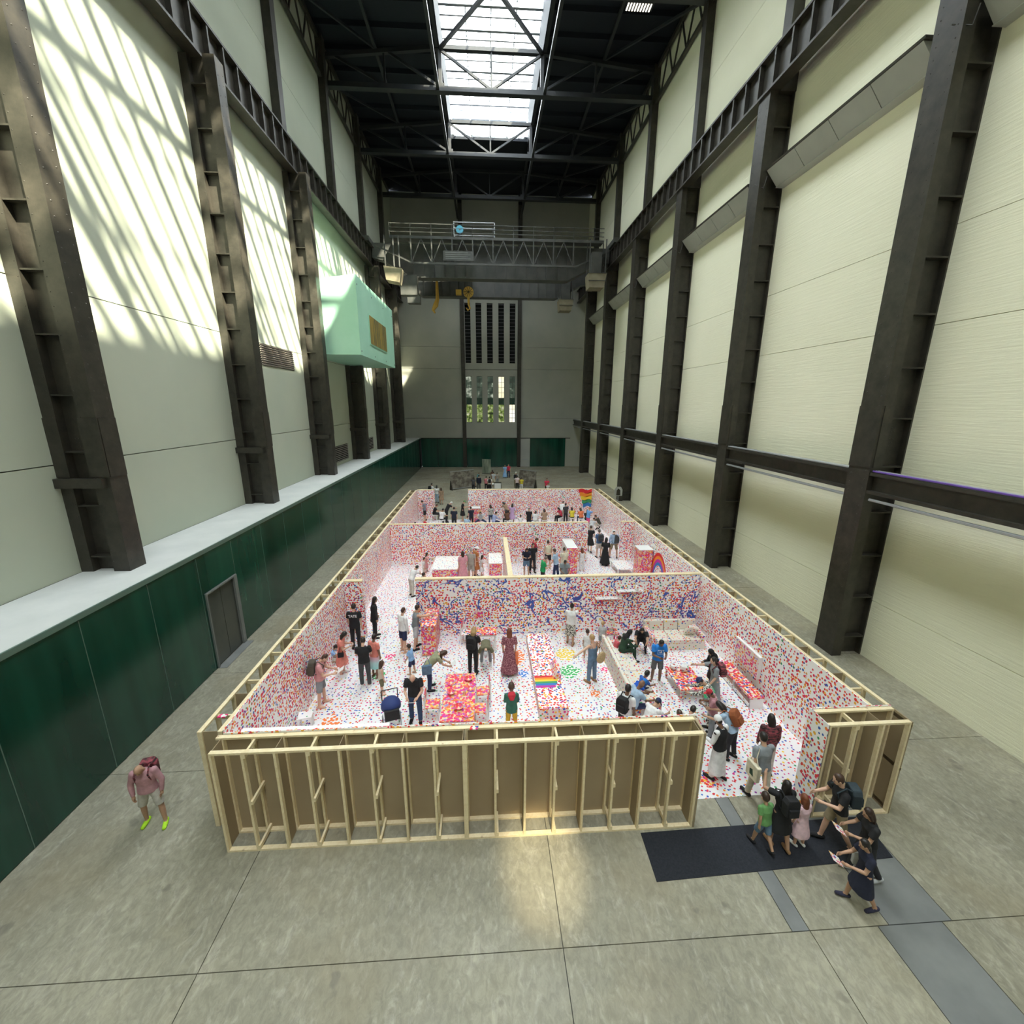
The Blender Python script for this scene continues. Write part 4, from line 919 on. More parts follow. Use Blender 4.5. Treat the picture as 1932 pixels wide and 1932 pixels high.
def ball(mb, c, r, u=None, n=12, m=7):
    """ellipsoid; r = (x, along second axis, along third axis), u = (second, third) axes"""
    if not isinstance(r, tuple): r = (r, r, r)
    X = Vector((1, 0, 0)); Y, Z = (Vector(u[0]), Vector(u[1])) if u else (Vector((0, 1, 0)), Vector((0, 0, 1)))
    c = Vector(c); k = len(mb.v)
    for i in range(1, m):
        a = PI*i/m
        for j in range(n):
            b = 2*PI*j/n; mb.v.append(tuple(c + X*(r[0]*math.sin(a)*math.cos(b)) + Y*(r[1]*math.sin(a)*math.sin(b)) + Z*(r[2]*math.cos(a))))
    mb.v += [tuple(c+Z*r[2]), tuple(c-Z*r[2])]; t, bt = len(mb.v)-2, len(mb.v)-1
    for i in range(m-2):
        for j in range(n): a = k+i*n+j; b = k+i*n+(j+1) % n; mb.face(a, a+n, b+n, b)
    for j in range(n):
        mb.face(t, k+j, k+(j+1) % n); mb.face(bt, k+(m-2)*n+(j+1) % n, k+(m-2)*n+j)
def etube(mb, cs, ws, ds, n=16):
    cs = [Vector(c) for c in cs]; k = len(mb.v); X = Vector((1, 0, 0))
    for i, c in enumerate(cs):
        d = (cs[min(i+1, len(cs)-1)]-cs[max(i-1, 0)]).normalized(); Y = d.cross(X).normalized()
        for j in range(n): a = 2*PI*j/n; mb.v.append(tuple(c + X*(ws[i]*math.cos(a)) + Y*(ds[i]*math.sin(a))))
    for i in range(len(cs)-1):
        for j in range(n): a = k+i*n+j; b = k+i*n+(j+1) % n; mb.face(a, b, b+n, a+n)
    mb.face(*[k+j for j in reversed(range(n))]); e = k+(len(cs)-1)*n; mb.face(*[e+j for j in range(n)])
def V(a): return Vector(a)
folds = bpy.data.textures.new('cloth_folds', 'CLOUDS'); folds.noise_scale = .13
TMP = bpy.data.scenes.new('body_shop')      # a scratch scene, so that each evaluation does not touch the hall
def scratch():
    with bpy.context.temp_override(scene=TMP, view_layer=TMP.view_layers[0]): return bpy.context.evaluated_depsgraph_get()
def fuse(mb, name, voxel, faces, crease=0.):
    me = bpy.data.meshes.new(name); me.from_pydata(mb.v, [], mb.f)
    bm = bmesh.new(); bm.from_mesh(me); bmesh.ops.recalc_face_normals(bm, faces=bm.faces); bm.to_mesh(me); bm.free()
    o = bpy.data.objects.new('tmp', me); TMP.collection.objects.link(o)
    r = o.modifiers.new('r', 'REMESH'); r.mode = 'VOXEL'; r.voxel_size = voxel
    sm = o.modifiers.new('s', 'SMOOTH'); sm.factor = .5; sm.iterations = 2 if voxel > .012 else 1
    if crease:
        d = o.modifiers.new('d', 'DISPLACE'); d.texture = folds; d.strength = crease; d.mid_level = .5; d.texture_coords = 'LOCAL'
    dg = scratch(); dg.update()
    n = len(o.evaluated_get(dg).data.polygons)
    if n > faces:
        q = o.modifiers.new('q', 'DECIMATE'); q.ratio = max(.02, faces/n)
        dg.update()
    me2 = bpy.data.meshes.new_from_object(o.evaluated_get(dg)); me2.name = name
    bpy.data.objects.remove(o); bpy.data.meshes.remove(me)
    me2.materials.clear(); me2.materials.append(None)
    me2.polygons.foreach_set('use_smooth', [True]*len(me2.polygons))
    return me2
def g_body(J, near):
    mb = MB(); hs = J['hs']; td, hd, hn = V(J['td']), V(J['hd']), V(J['hn']); sk = V(J['skull'])
    etube(mb, [V(J['pel'])-td*.10, J['pel'], J['waist'], J['chest'], V(J['neck'])-td*.06, J['neck']], [.10, .145, .12, .14, .13, .05], [.07, .095, .08, .095, .07, .05])
    mb.tube([V(J['neck'])-td*.05, V(J['neck'])+hd*.03, sk-hd*.03], [.058, .052, .05], 10)
    ball(mb, sk, (.074*hs, .094*hs, .118*hs), (hn, hd)); ball(mb, sk-hd*.062*hs+hn*.034*hs, (.052*hs, .056*hs, .058*hs), (hn, hd))
    ball(mb, sk+hn*.097*hs-hd*.012*hs, (.013*hs, .017*hs, .02*hs), (hn, hd), 8, 5)
    for s in (-1, 1): ball(mb, sk+Vector((s*.078*hs, 0, 0))-hd*.01*hs, (.012*hs, .022*hs, .032*hs), (hn, hd), 8, 5)
    for n, s in (('L', -1), ('R', 1)):
        sh, el, wr, ha, fv = [V(J[a+n]) for a in ('sh', 'el', 'wr', 'hand', 'fv')]
        ball(mb, sh, .056); mb.tube([sh, (sh+el)/2, el], [.052, .047, .038], 10); ball(mb, el, .039)
        mb.tube([el, el+(wr-el)*.35, wr], [.038, .039, .026], 10); ball(mb, wr, .027)
        w = fv.cross(Vector((1, 0, 0)))
        w = w.normalized() if w.length > .1 else Vector((0, 0, 1)); nn = w.cross(fv).normalized()
        if nn.x*s > 0: nn = -nn
        mb.tube([wr, wr+fv*.05, ha], [.028, .036, .034], 10)
        for q, (o_, ln) in enumerate(((-.028, .062), (-.0095, .078), (.0095, .082), (.028, .070))):
            b0 = ha+w*o_; b1 = b0+fv*ln*.5+nn*.008+w*o_*.15; b2 = b1+fv*ln*.38+nn*.024; mb.tube([b0-fv*.02, b0, b1, b2], [.011, .0105, .0098, .007], 6)
        up_ = w if w.z > 0 or w.y > 0 else -w
        mb.tube([wr+fv*.03+up_*.02, wr+fv*.06+up_*.05+nn*.01, wr+fv*.10+up_*.058+nn*.02], [.014, .012, .009], 6)
    for n, s in (('l', -1), ('r', 1)):
        h, k_, a, hl, to = [V(J[q+n]) for q in ('hip', 'knee', 'ank', 'heel', 'toe')]
        ball(mb, h, .085); mb.tube([h, (h+k_)/2, k_], [.085, .075, .055], 12); ball(mb, k_, .056)
        mb.tube([k_, k_+(a-k_)*.3, a], [.054, .056, .037], 12); ball(mb, a, .039)
        mb.tube([hl, (hl+to)/2, to], [.034, .042, .03], 10); mb.tube([a, (hl*.5+to*.5)], [.037, .036], 8); ball(mb, hl, .035); ball(mb, to, (.042, .03, .026))
    return fuse(mb, 'body', .0095 if near else .019, 6500 if near else 1500)
def g_top(J, near, kind):
    mb = MB(); td, pel, neck = V(J['td']), V(J['pel']), V(J['neck']); loose = 1.06 if kind in ('tee', 'hoodie', 'shirt', 'tunic', 'suit') else 1.0
    dn = Vector((0, 0, -1))
    ct = [pel-td*.03, pel+td*.06, J['waist'], J['chest'], neck-td*.10, neck-td*.03, neck+td*.005]
    ws = [.185, .178, .165, .182, .185, .13, .062]; ds = [.13, .125, .112, .128, .105, .085, .06]
    if kind in ('dress', 'dresslong'): ws[0:3] = [.172, .160, .145]
    if kind == 'strap': ct[-2:] = [neck-td*.14]; ws[-2:] = [.165]; ds[-2:] = [.10]; ct = ct[:4]+[neck-td*.16]; ws = ws[:4]+[.165]; ds = ds[:4]+[.105]
    etube(mb, ct, [w*loose for w in ws], [d*loose for d in ds])
    if kind in ('tunic', 'suit', 'dress', 'dresslong', 'hoodie'):
        kz = (pel.z-.02); hem = {'tunic': .34, 'suit': .2, 'dress': .46, 'dresslong': kz-.10, 'hoodie': .10}[kind]; hem = min(hem, kz-.10)
        f = {'tunic': 1.25, 'suit': 1.12, 'dress': 1.55, 'dresslong': 1.75, 'hoodie': 1.05}[kind]
        etube(mb, [pel+dn*0+td*.08, pel+dn*.06, pel+dn*(hem*.5+.03), pel+dn*hem], [.16, .185, .185*(1+(f-1)*.5), .185*f], [.12, .135, .14*(1+(f-1)*.55), .14*f])
    sl = {'tee': .62, 'dress': .55, 'dresslong': .8, 'strap': 0, 'tank': 0, 'vest': 0}.get(kind, 2.)
    for n in 'LR':
        sh, el, wr = V(J['sh'+n]), V(J['el'+n]), V(J['wr'+n])
        if sl == 0:
            if kind != 'strap': ball(mb, sh+Vector((0, 0, .0))*1, .05)
            else: mb.tube([neck-td*.16+Vector((.09*(1 if n == 'R' else -1), .07, 0)), sh*.55+neck*.45+td*.03, neck-td*.16+Vector((.09*(1 if n == 'R' else -1), -.08, 0))], .014, 6)
            continue
        ball(mb, sh, .072)
        if sl < 1: mb.tube([sh, sh+(el-sh)*sl], [.073, .072], 12)
        else: mb.tube([sh, el], [.070, .056], 12); ball(mb, el, .056); mb.tube([el, wr], [.056, .042], 12)
    return fuse(mb, kind, .013 if near else .024, 2600 if near else 700, .016)
def g_bottom(J, near, kind):
    mb = MB(); td, pel = V(J['td']), V(J['pel']); dn = Vector((0, 0, -1))
    etube(mb, [pel+td*.10, pel+td*.02, pel+dn*.06, pel+dn*.10], [.155, .17, .165, .12], [.115, .125, .115, .09])
    if kind == 'skirt':
        L = .50; etube(mb, [pel+td*.09, pel+dn*.08, pel+dn*L*.6, pel+dn*L], [.15, .185, .215, .235], [.115, .14, .165, .185])
    else:
        if kind == 'kurta': L = pel.z-.22; etube(mb, [pel+td*.05, pel+dn*.08, pel+dn*L*.6, pel+dn*L], [.165, .19, .21, .23], [.12, .15, .17, .19])
        for n in 'lr':
            h, k_, a = V(J['hip'+n]), V(J['knee'+n]), V(J['ank'+n]); ball(mb, h, .098)
            if kind == 'shorts': mb.tube([h, h+(k_-h)*.92], [.098, .088], 14)
            else: mb.tube([h, k_], [.098, .074], 14); ball(mb, k_, .073); mb.tube([k_, a+(k_-a)*.04], [.073, .062], 14)
    return fuse(mb, kind, .013 if near else .024, 2600 if near else 700, .013)
def g_shoe(J, near, n):
    mb = MB(); a, hl, to = [V(J[q+n]) for q in ('ank', 'heel', 'toe')]; f = (to-hl).normalized()
    mb.tube([hl-f*.012, (hl+to)/2, to+f*.005], [.043, .049, .040], 12); ball(mb, to+f*.005, .040, n=10); ball(mb, hl-f*.01, .043, n=10); mb.tube([hl*.6+to*.4, a-(a-hl)*.2], [.045, .043], 10)
    return fuse(mb, 'shoe', .011 if near else .022, 500 if near else 160)
def g_hair(J, near, kind):
    mb = MB(); hs = J['hs']; hd, hn, td = V(J['hd']), V(J['hn']), V(J['td']); sk = V(J['skull']); nk = V(J['neck']); u = (hn, hd)
    dn = Vector((0, 0, -1))
    if kind in ('buzz',): ball(mb, sk+hd*.012*hs-hn*.012*hs, (.0775*hs, .090*hs, .114*hs), u)
    elif kind in ('cap', 'skullcap', 'hat', 'buckethat'):
        ball(mb, sk+hd*.035*hs-hn*.004*hs, (.086*hs, .104*hs, .098*hs), u)
        if kind == 'cap': etube(mb, [sk+hd*.045*hs+hn*.05, sk+hd*.04*hs+hn*.185], [.075*hs, .055*hs], [.016, .012])
        if kind in ('hat', 'buckethat'): mb.tube([sk+hd*.02*hs, sk+hd*.055*hs], [.16 if kind == 'hat' else .135, .11], 16)
    elif kind == 'hijab':
        ball(mb, sk+hd*.012-hn*.018, (.095*hs, .100*hs, .135*hs), u); etube(mb, [sk-hd*.05, nk+td*.01, nk-td*.12], [.085, .12, .19], [.085, .10, .13])
    else:
        ball(mb, sk+hd*.02*hs-hn*.018*hs, (.086*hs, .097*hs, .114*hs), u)
        if kind in ('long', 'bob', 'pony'):
            L = {'long': .40, 'bob': .13, 'pony': .30}[kind]*(hs if kind != 'long' else 1); lean = td.y > .6
            b0 = sk-hn*.05*hs; b1 = sk-hd*.09*hs-hn*.055*hs; e = b1+(dn if lean else -td)*L*.5-hn*.02; e2 = b1+(dn if lean else -td)*L+V(J['tn'])*(-.05)
            w = .085 if kind != 'pony' else .04
            etube(mb, [b0, b1, e, e2], [w*hs, w*1.1*hs, w*1.0, w*.55], [.06*hs, .055, .045, .025])
            if kind != 'pony':
                for s in (-1, 1): mb.tube([sk+Vector((s*.07*hs, 0, 0))+hd*.03, sk+Vector((s*.078*hs, 0, 0))-hd*.12*hs-hn*.01], [.03, .024], 8)
            else: ball(mb, b0, .05*hs)
        if kind == 'bun': ball(mb, sk+hd*.10*hs-hn*.06*hs, .05)
    return fuse(mb, 'hair', .011 if near else .02, 1300 if near else 350, .010 if kind in ('long', 'bob', 'pony', 'bun') else 0)
MESH = {}
def cached(key, fn, *a):
    if key not in MESH: MESH[key] = fn(*a)
    return MESH[key]
SKIN = {k: noisy('skin_'+k, c, tuple(x*1.08 for x in c), 6, rough=.5) for k, c in dict(fair=(.62, .38, .27), tan=(.46, .27, .175), brown=(.20, .105, .065)).items()}
CLO = {}
COL = dict(dustyrose=(.50, .27, .30), stone=(.55, .52, .46), green=(.13, .30, .10), denim=(.12, .20, .30), black=(.012, .012, .014), palepink=(.72, .50, .54), khaki=(.30, .24, .15), dark=(.02, .02, .025),
 navyblack=(.012, .015, .035), grey=(.25, .27, .29), beige=(.60, .55, .45), maroon=(.12, .03, .045), white=(.78, .78, .78), paleblue=(.38, .52, .68), dustypink=(.45, .22, .25), silver=(.5, .51, .52), navy=(.02, .03, .09),
 blue=(.02, .20, .62), royal=(.01, .09, .50), royal2=(.04, .14, .52), greycheck=(.14, .15, .16), coralred=(.65, .12, .14), darkgreen=(.02, .055, .03), forest=(.035, .14, .10), mustard=(.60, .36, .03), burgundy=(.22, .05, .08),
 olive=(.16, .15, .09), sage=(.30, .31, .19), jean=(.03, .06, .13), pink=(.66, .32, .33), skyblue=(.28, .48, .78), palegrey=(.55, .57, .60), beigebrown=(.36, .24, .16), coral=(.75, .25, .20), charcoal=(.06, .065, .07),
 greybeige=(.36, .33, .29), rust=(.45, .16, .05), rose=(.66, .30, .35), crimson=(.40, .02, .05), cream=(.72, .66, .50), emerald=(.01, .33, .10), slategrey=(.20, .24, .25), steelblue=(.07, .14, .28), lightblue=(.42, .56, .76),
 greyblue=(.22, .24, .30), red=(.55, .03, .05), lightgrey=(.52, .54, .56), lavender=(.35, .40, .62), brown=(.13, .06, .035), lilac=(.60, .40, .66), indigo=(.05, .06, .22), redpink=(.65, .04, .09), blackgrey=(.04, .04, .045),
 yellow=(.70, .58, .05), orange=(.75, .20, .08), cornflower=(.15, .38, .75), hotpink=(.75, .10, .28), olivedark=(.06, .055, .04), darkgrey=(.08, .08, .085), redwhite=(.60, .20, .22), teal=(.10, .30, .32), whitepink=(.75, .60, .60),
 tan=(.30, .17, .08), neon=(.45, .80, .03), sneaker=(.03, .03, .06), darkbrown=(.035, .018, .012), auburn=(.17, .05, .02), blonde=(.42, .27, .12), greybrown=(.14, .11, .09), rustbrown=(.30, .09, .03), browngrey=(.08, .065, .05), slate=(.03, .045, .055))
def cloth(c, hair=False):
    k = (c, hair)
    if k in CLO: return CLO[k]
    nm = ('hair_' if hair else 'cloth_')+c
    if c == 'patternbw': m = noisy('black_white_print', (.02, .02, .02), (.72, .70, .64), 26, rough=.8, lo=.47, hi=.53)
    elif c == 'burgundy': m = noisy(nm, (.16, .035, .06), (.52, .26, .28), 34, rough=.8, lo=.46, hi=.62)
    elif c == 'maroon': m = noisy(nm, (.03, .02, .02), (.30, .06, .08), 9, (1, 1, 3), rough=.8, lo=.42, hi=.60)
    elif c == 'pastel':
        m = mat('pastel_dyed_cloth', (.7, .5, .6), .8); t = NT(m); s = t.n('ShaderNodeSeparateXYZ'); t.l(t.coord(), s.inputs[0])
        t.col(t.ramp(s.outputs[2], [(.45, (.35, .70, .68)), (.68, (.50, .72, .72)), (.85, (.72, .45, .55))]))
    else:
        b = {'black': (.018, .014, .012), 'brown': (.06, .03, .018), 'grey': (.35, .34, .33), 'white': (.7, .7, .68)}.get(c, COL.get(c)) if hair else COL[c]
        m = noisy(nm, tuple(x*.85 for x in b), tuple(x*1.1 for x in b), 8, rough=.45 if hair else .85)
    CLO[k] = m; return m
def child(name, me, m, root):
    o = bpy.data.objects.new(name, me); C.objects.link(o); o.parent = root
    s = o.material_slots[0]; s.link = 'OBJECT'; s.material = m
    return o
eye_me = MB(); ball(eye_me, (0, 0, 0), (.013, .006, .007), None, 8, 5); eye_me = eye_me.mesh('eye', mat('eye_dark', (.02, .015, .012), .3))
mouth_me = MB(); ball(mouth_me, (0, 0, 0), (.022, .006, .006), None, 8, 5); mouth_me = mouth_me.mesh('mouth', mat('lip', (.35, .12, .11), .5))
PART = dict(tee='t_shirt', teeprint='t_shirt', teetate='t_shirt', polo='t_shirt', shirt='shirt', tank='tank_top', vest='waistcoat', hoodie='hoodie', suit='jacket', tunic='tunic', dress='dress', dresslong='dress', strap='dungaree_bib', trousers='trousers', shorts='shorts', skirt='skirt', kurta='tunic_skirt')
HEADW = dict(cap='cap', skullcap='skullcap', hat='sun_hat', buckethat='hat', hijab='headscarf')
def text(s, size, parent, m, loc, rot):
    cu_ = bpy.data.curves.new('lettering', 'FONT'); cu_.body = s; cu_.size = size; cu_.align_x = 'CENTER'; cu_.extrude = .002; cu_.offset = .004
    o = bpy.data.objects.new('lettering', cu_); TMP.collection.objects.link(o); dg = scratch(); dg.update()
    me = bpy.data.meshes.new_from_object(o.evaluated_get(dg)); bpy.data.objects.remove(o); me.materials.clear(); me.materials.append(m)
    o = bpy.data.objects.new('lettering', me); C.objects.link(o); o.parent = parent; o.location = loc; o.rotation_euler = rot; return o
def backpack(w, m, label, mx):
    t_ = thing('backpack', label, 'backpack'); t_.matrix_world = mx
    MB().prism([(-.15, -.2), (.15, -.2), (.16, .12), (.11, .22), (-.11, .22), (-.16, .12)], -.18, 0, 'y').obj('body', m, t_, bevel=.03)
    MB().prism([(-.11, -.17), (.11, -.17), (.11, .02), (-.11, .02)], -.225, -.17, 'y').obj('front_pocket', m, t_, bevel=.015)
    for s in (-1, 1): MB().tube([(s*.10, -.01, .18), (s*.11, .10, .245), (s*.12, .255, .13), (s*.13, .20, -.08), (s*.13, .02, -.16)], .016, 6).obj('strap', m, t_)
    return t_
PAPER = dotmat('sticker_sheet', (0, 1), 16, base=(.85, .85, .84), layers=((.40, .85, 0),), pal=FEST)
SCREEN = emit('phone_screen', (.6, .7, .8), .5)
PEOPLE = [
(-7.29,7.72,1.76,165,'wide','bald','shirt:dustyrose','shorts:stone','neon','tan',0,'straps','balding man in dusty pink shirt, pale shorts and neon shoes on bare concrete'),
(5.63,6.81,1.32,350,'walk','short:darkbrown','tee:green','shorts:denim','dark','tan',1,'','boy in green t-shirt and denim shorts walking on the black mat'),
(6.02,6.74,1.62,0,'photo','long:black','dress:black','-','tan','tan',0,'backpack:black','woman in black dress with long black hair raising a phone on the mat'),
(6.46,6.78,1.25,350,'stand','long:auburn','dress:palepink','-','white','fair',1,'','girl with reddish hair in pale pink dress on the black mat'),
(7.00,6.70,1.78,285,'walk2','short:brown','tee:black','shorts:khaki','dark','fair',0,'backpack:slate','man in black t-shirt and khaki shorts holding a phone by the doorway return'),
(7.12,6.09,1.62,285,'walk2','long:darkbrown','tee:black','trousers:dark','silver','tan',0,'sheet','dark-haired woman in black holding a sticker sheet behind the girl in navy'),
(6.64,5.61,1.50,285,'walk2','pony:black','dress:navyblack','-','sneaker','tan',0,'sheet,bag:silver','girl in navy and black dress with hairband and sticker sheet stepping off the mat'),
(6.22,7.89,1.80,355,'walk','short:black','tee:grey','trousers:beige','dark','fair',0,'tote','man in grey t-shirt and beige trousers with a cream tote bag'),
(6.92,8.60,1.66,10,'stand','long:black','shirt:maroon','trousers:stone','dark','tan',0,'','woman with long black hair in dark maroon checked shirt inside the doorway'),
(5.51,8.57,1.74,330,'stand2','skullcap:white','vest:black','kurta:white','dark','brown',0,'','man in white skullcap and black waistcoat over a white tunic'),
(5.96,9.37,1.64,320,'lookover','long:black','tee:paleblue','trousers:dark','dark','tan',0,'backpack:rust','woman in light blue top with a rust brown backpack behind the front wall'),
(5.98,9.86,1.50,300,'phone','cap:red','tee:dustypink','trousers:grey','dark','brown',0,'','person in red cap and dusty pink shirt near the end of front wall'),
(6.75,11.06,1.64,275,'reach','pony:black','dresslong:grey','-','dark','fair',0,'backpack:maroon,greenbag','woman in long grey dress with ponytail carrying a green plastic bag'),
(6.90,11.57,1.62,270,'phone','hijab:black','tunic:black','trousers:black','dark','tan',0,'','woman in black headscarf beside the woman with the green bag'),
(5.94,10.40,1.62,300,'lookover','buckethat:navy','tunic:patternbw','trousers:patternbw','dark','tan',0,'','woman in navy hat and black-and-white patterned outfit leaning to the coffee table'),
(5.32,9.23,1.50,60,'phone','short:black','tee:white','trousers:dark','dark','tan',0,'','dark-haired person in white top by the end of the front wall'),
(4.84,9.13,1.50,0,'phone','short:brown','tee:grey','trousers:dark','dark','tan',0,'','brown-haired person whose head only shows over the front wall'),
(4.56,9.61,1.60,60,'lookover','cap:navy','tee:white','trousers:dark','dark','tan',0,'','person in white t-shirt and navy cap stooping behind the front wall'),
(3.75,9.80,1.74,45,'stand','short:black','tee:white','trousers:dark','dark','brown',0,'backpack:black','man in white t-shirt with black backpack behind the front wall'),
(4.47,10.55,1.72,75,'sit','bald','tee:paleblue','trousers:navy','dark','brown',0,'','bald man in light blue t-shirt leaning forward on the long dotted sofa'),
(4.87,11.26,1.25,90,'sitlean','cap:blue','tee:royal','shorts:navy','white','brown',1,'','child in royal blue cap bending on the long dotted sofa'),
(4.98,11.45,1.30,70,'sit','short:black','tee:royal2','shorts:navy','white','brown',1,'','boy in blue and white top sitting on the long dotted sofa'),
(5.56,11.95,1.72,180,'phone','short:black','teeprint:blue','shorts:greycheck','white','brown',0,'phone','man in bright blue t-shirt with square print looking at his phone'),
(3.37,12.43,1.72,325,'point','short:blonde','strap:denim','trousers:denim','tan','fair',0,'strawbag','blonde woman in denim dungarees with round straw bag, arm out'),
(3.56,13.72,1.20,0,'stand','short:darkbrown','tee:white','shorts:stone','white','tan',1,'','dark-haired child in white top just behind the pointing woman'),
(4.32,14.40,1.12,20,'stand','short:blonde','tee:silver','shorts:grey','dark','fair',1,'','blond child in grey striped clothes by the side table'),
(4.83,13.77,1.10,80,'sit','short:brown','tee:coralred','shorts:coralred','white','fair',1,'','child in red and pink crouching at the end of the long sofa'),
(5.09,13.46,1.64,85,'sit','hijab:black','tunic:darkgreen','trousers:darkgreen','dark','tan',0,'','woman with long black hair in dark green crouching by the side table'),
(5.59,13.75,1.60,200,'crouch','long:black','tee:black','trousers:black','dark','tan',0,'sheet2','woman in black holding paper beside the woman in dark green'),
(3.21,14.83,1.66,20,'reach','bun:black','tee:white','skirt:patternbw','tan','tan',0,'','woman in white top and patterned skirt reaching to the blue-lined partition'),
(0.63,10.48,1.52,0,'phone','short:brown','hoodie:forest','trousers:mustard','dark','brown',1,'','boy in green hoodie with red hood and mustard trousers'),
(0.71,13.01,1.70,0,'stand','long:auburn','dresslong:burgundy','-','tan','fair',0,'orangebag','woman with long red hair in a long burgundy patterned dress'),
(-0.09,12.94,1.55,180,'bendlow','cap:lightgrey','tee:olive','trousers:grey','white','fair',0,'','person in grey cap bending down to touch the floor'),
(-0.47,13.24,1.70,15,'phone','bob:blonde','tee:black','trousers:black','dark','fair',0,'backpack:black','blonde woman in black with a black backpack near the dotted desk'),
(-1.32,12.40,1.64,75,'bend','long:brown','tee:sage','trousers:navy','dark','fair',0,'paper,bag:denim','long-haired woman in sage top bending over the dining table'),
(-2.12,10.48,1.78,180,'paper','bald','tee:black','trousers:jean','dark','fair',0,'paper','bald man in black t-shirt and jeans holding a paper by the dining table'),
(-4.80,11.70,1.80,80,'paper','buzz:brown','polo:pink','shorts:grey','barefoot','fair',0,'backpack:browngrey,paper','man in pink polo with a grey-brown backpack by the left wall'),
(-2.71,13.12,1.15,290,'reach','short:darkbrown','tee:skyblue','shorts:navy','barefoot','tan',1,'','small boy in light blue shirt and navy shorts on the open floor'),
(-2.59,14.76,1.78,60,'reach','short:darkbrown','tank:grey','shorts:palegrey','dark','fair',0,'','man in grey tank top and pale shorts reaching to the tall cabinet'),
(-3.07,14.56,1.78,45,'stand','buzz:brown','shirt:white','shorts:navy','barefoot','fair',0,'','man in loose white shirt and navy shorts beside the tall cabinet'),
(-3.32,12.11,1.20,60,'stand','long:brown','tank:beige','shorts:olive','barefoot','fair',1,'','girl with long light brown hair in beige and olive on the open floor'),
(-3.77,13.07,1.58,30,'stand','short:black','tee:coral','skirt:pastel','barefoot','brown',0,'','woman in coral top and pink-to-aqua pastel skirt'),
(-4.06,12.75,1.72,350,'phone','short:black','tee:black','trousers:charcoal','white','fair',0,'','man in black t-shirt and charcoal trousers seen from behind'),
(-5.28,13.78,1.15,80,'crouch','short:black','tee:skyblue','shorts:stone','barefoot','tan',1,'','boy in light blue t-shirt crouching by the left wall'),
(-4.74,13.23,1.64,80,'phone','long:black','dress:coral','-','white','fair',0,'phone,crossbag','woman with long black hair in a coral dress using a phone'),
(-4.35,15.60,1.74,75,'stand','long:black','suit:black','trousers:black','dark','tan',0,'','staff member with long dark hair in a black suit'),
(-4.97,14.90,1.82,0,'stand','short:black','teetate:black','trousers:black','dark','fair',0,'','staff member in black t-shirt with white lettering on the back'),
(-3.34,19.70,1.60,40,'lookover','short:black','tee:white','trousers:stone','dark','tan',0,'','dark-haired person in white stooping at the left of the middle room'),
(-2.99,19.12,1.30,60,'stand','short:darkbrown','tee:navy','shorts:navy','dark','tan',1,'','child in navy beside the end of the blue-lined partition'),
(-3.31,21.61,1.15,80,'stand','short:brown','tee:white','shorts:stone','barefoot','fair',1,'','child in white at the left corner of the white counter'),
(-3.27,22.36,1.15,90,'reach','long:black','dress:pink','-','barefoot','tan',1,'','child in pink behind the white counter'),
(-1.28,21.03,1.66,350,'stand','bob:darkbrown','dresslong:rose','-','dark','fair',0,'','woman in a long rose pink dress at the white counter'),
(-0.82,21.17,1.78,20,'stand','short:grey','tee:greybeige','shorts:greybeige','dark','fair',0,'','grey-haired man in grey-beige t-shirt and shorts'),
(-0.54,21.66,1.68,60,'stand','hat:white','dress:rust','-','dark','fair',0,'','woman in white sun hat and rust orange dress'),
(-0.24,21.66,1.20,80,'stand','long:darkbrown','dress:white','-','barefoot','fair',1,'','girl in white with long dark hair by the square dotted block'),
(2.10,21.48,1.62,180,'phone','long:black','tee:navyblack','shorts:denim','barefoot','tan',0,'','woman in navy t-shirt and denim shorts facing us in the middle room'),
(2.48,21.89,1.72,170,'stand','short:black','tee:black','trousers:dark','dark','tan',0,'','man in black just behind the woman in denim shorts'),
(2.84,22.78,1.80,80,'phone','short:brown','tee:crimson','shorts:charcoal','dark','fair',0,'','man in crimson t-shirt and dark shorts in the middle room'),
(3.37,22.60,1.66,350,'stand','bun:darkbrown','tank:cream','shorts:dark','barefoot','fair',0,'','woman in cream top with dark hair in a bun'),
(2.99,20.02,1.70,80,'phone','short:greybrown','tee:emerald','trousers:dark','dark','fair',0,'','man in emerald green t-shirt near the blue-lined partition'),
(3.46,20.98,1.74,300,'reach','short:brown','tee:paleblue','trousers:navy','dark','fair',0,'','man in pale blue t-shirt and navy trousers in the middle room'),
(4.07,21.45,1.62,340,'stand','bun:brown','tee:cream','trousers:stone','dark','fair',0,'','woman in cream standing right of the man in pale blue'),
(3.78,19.37,1.72,180,'paper','short:black','tee:slategrey','trousers:dark','dark','brown',0,'','man in slate grey t-shirt looking down near the partition top'),
(5.22,22.19,1.35,355,'stand','long:auburn','tank:white','trousers:white','barefoot','fair',1,'','girl with long dark red hair in white by the slim bookcase'),
(6.47,25.34,1.70,20,'walk','short:brown','dress:black','-','dark','fair',0,'','woman in black dress walking past the second cross partition'),
(6.71,24.31,1.76,350,'stand','short:greybrown','tee:steelblue','shorts:stone','dark','fair',0,'backpack:charcoal','man in steel blue t-shirt with a dark backpack, beige shorts'),
(6.80,22.98,1.66,30,'stand','long:black','dresslong:black','-','dark','tan',0,'','woman in a long black dress with long black hair'),
(7.60,24.34,1.78,0,'wide','cap:white','shirt:lightblue','shorts:khaki','dark','fair',0,'slingbag:charcoal','man in light blue shirt and khaki shorts with a large dark sling bag'),
(-5.12,33.00,1.74,270,'phone','short:black','tee:greyblue','shorts:black','barefoot','fair',0,'','man in grey shirt and black shorts by the far left stub wall'),
(-4.44,30.96,1.05,60,'crouch','short:brown','tee:red','shorts:red','dark','fair',1,'','small child in red behind the second cross partition'),
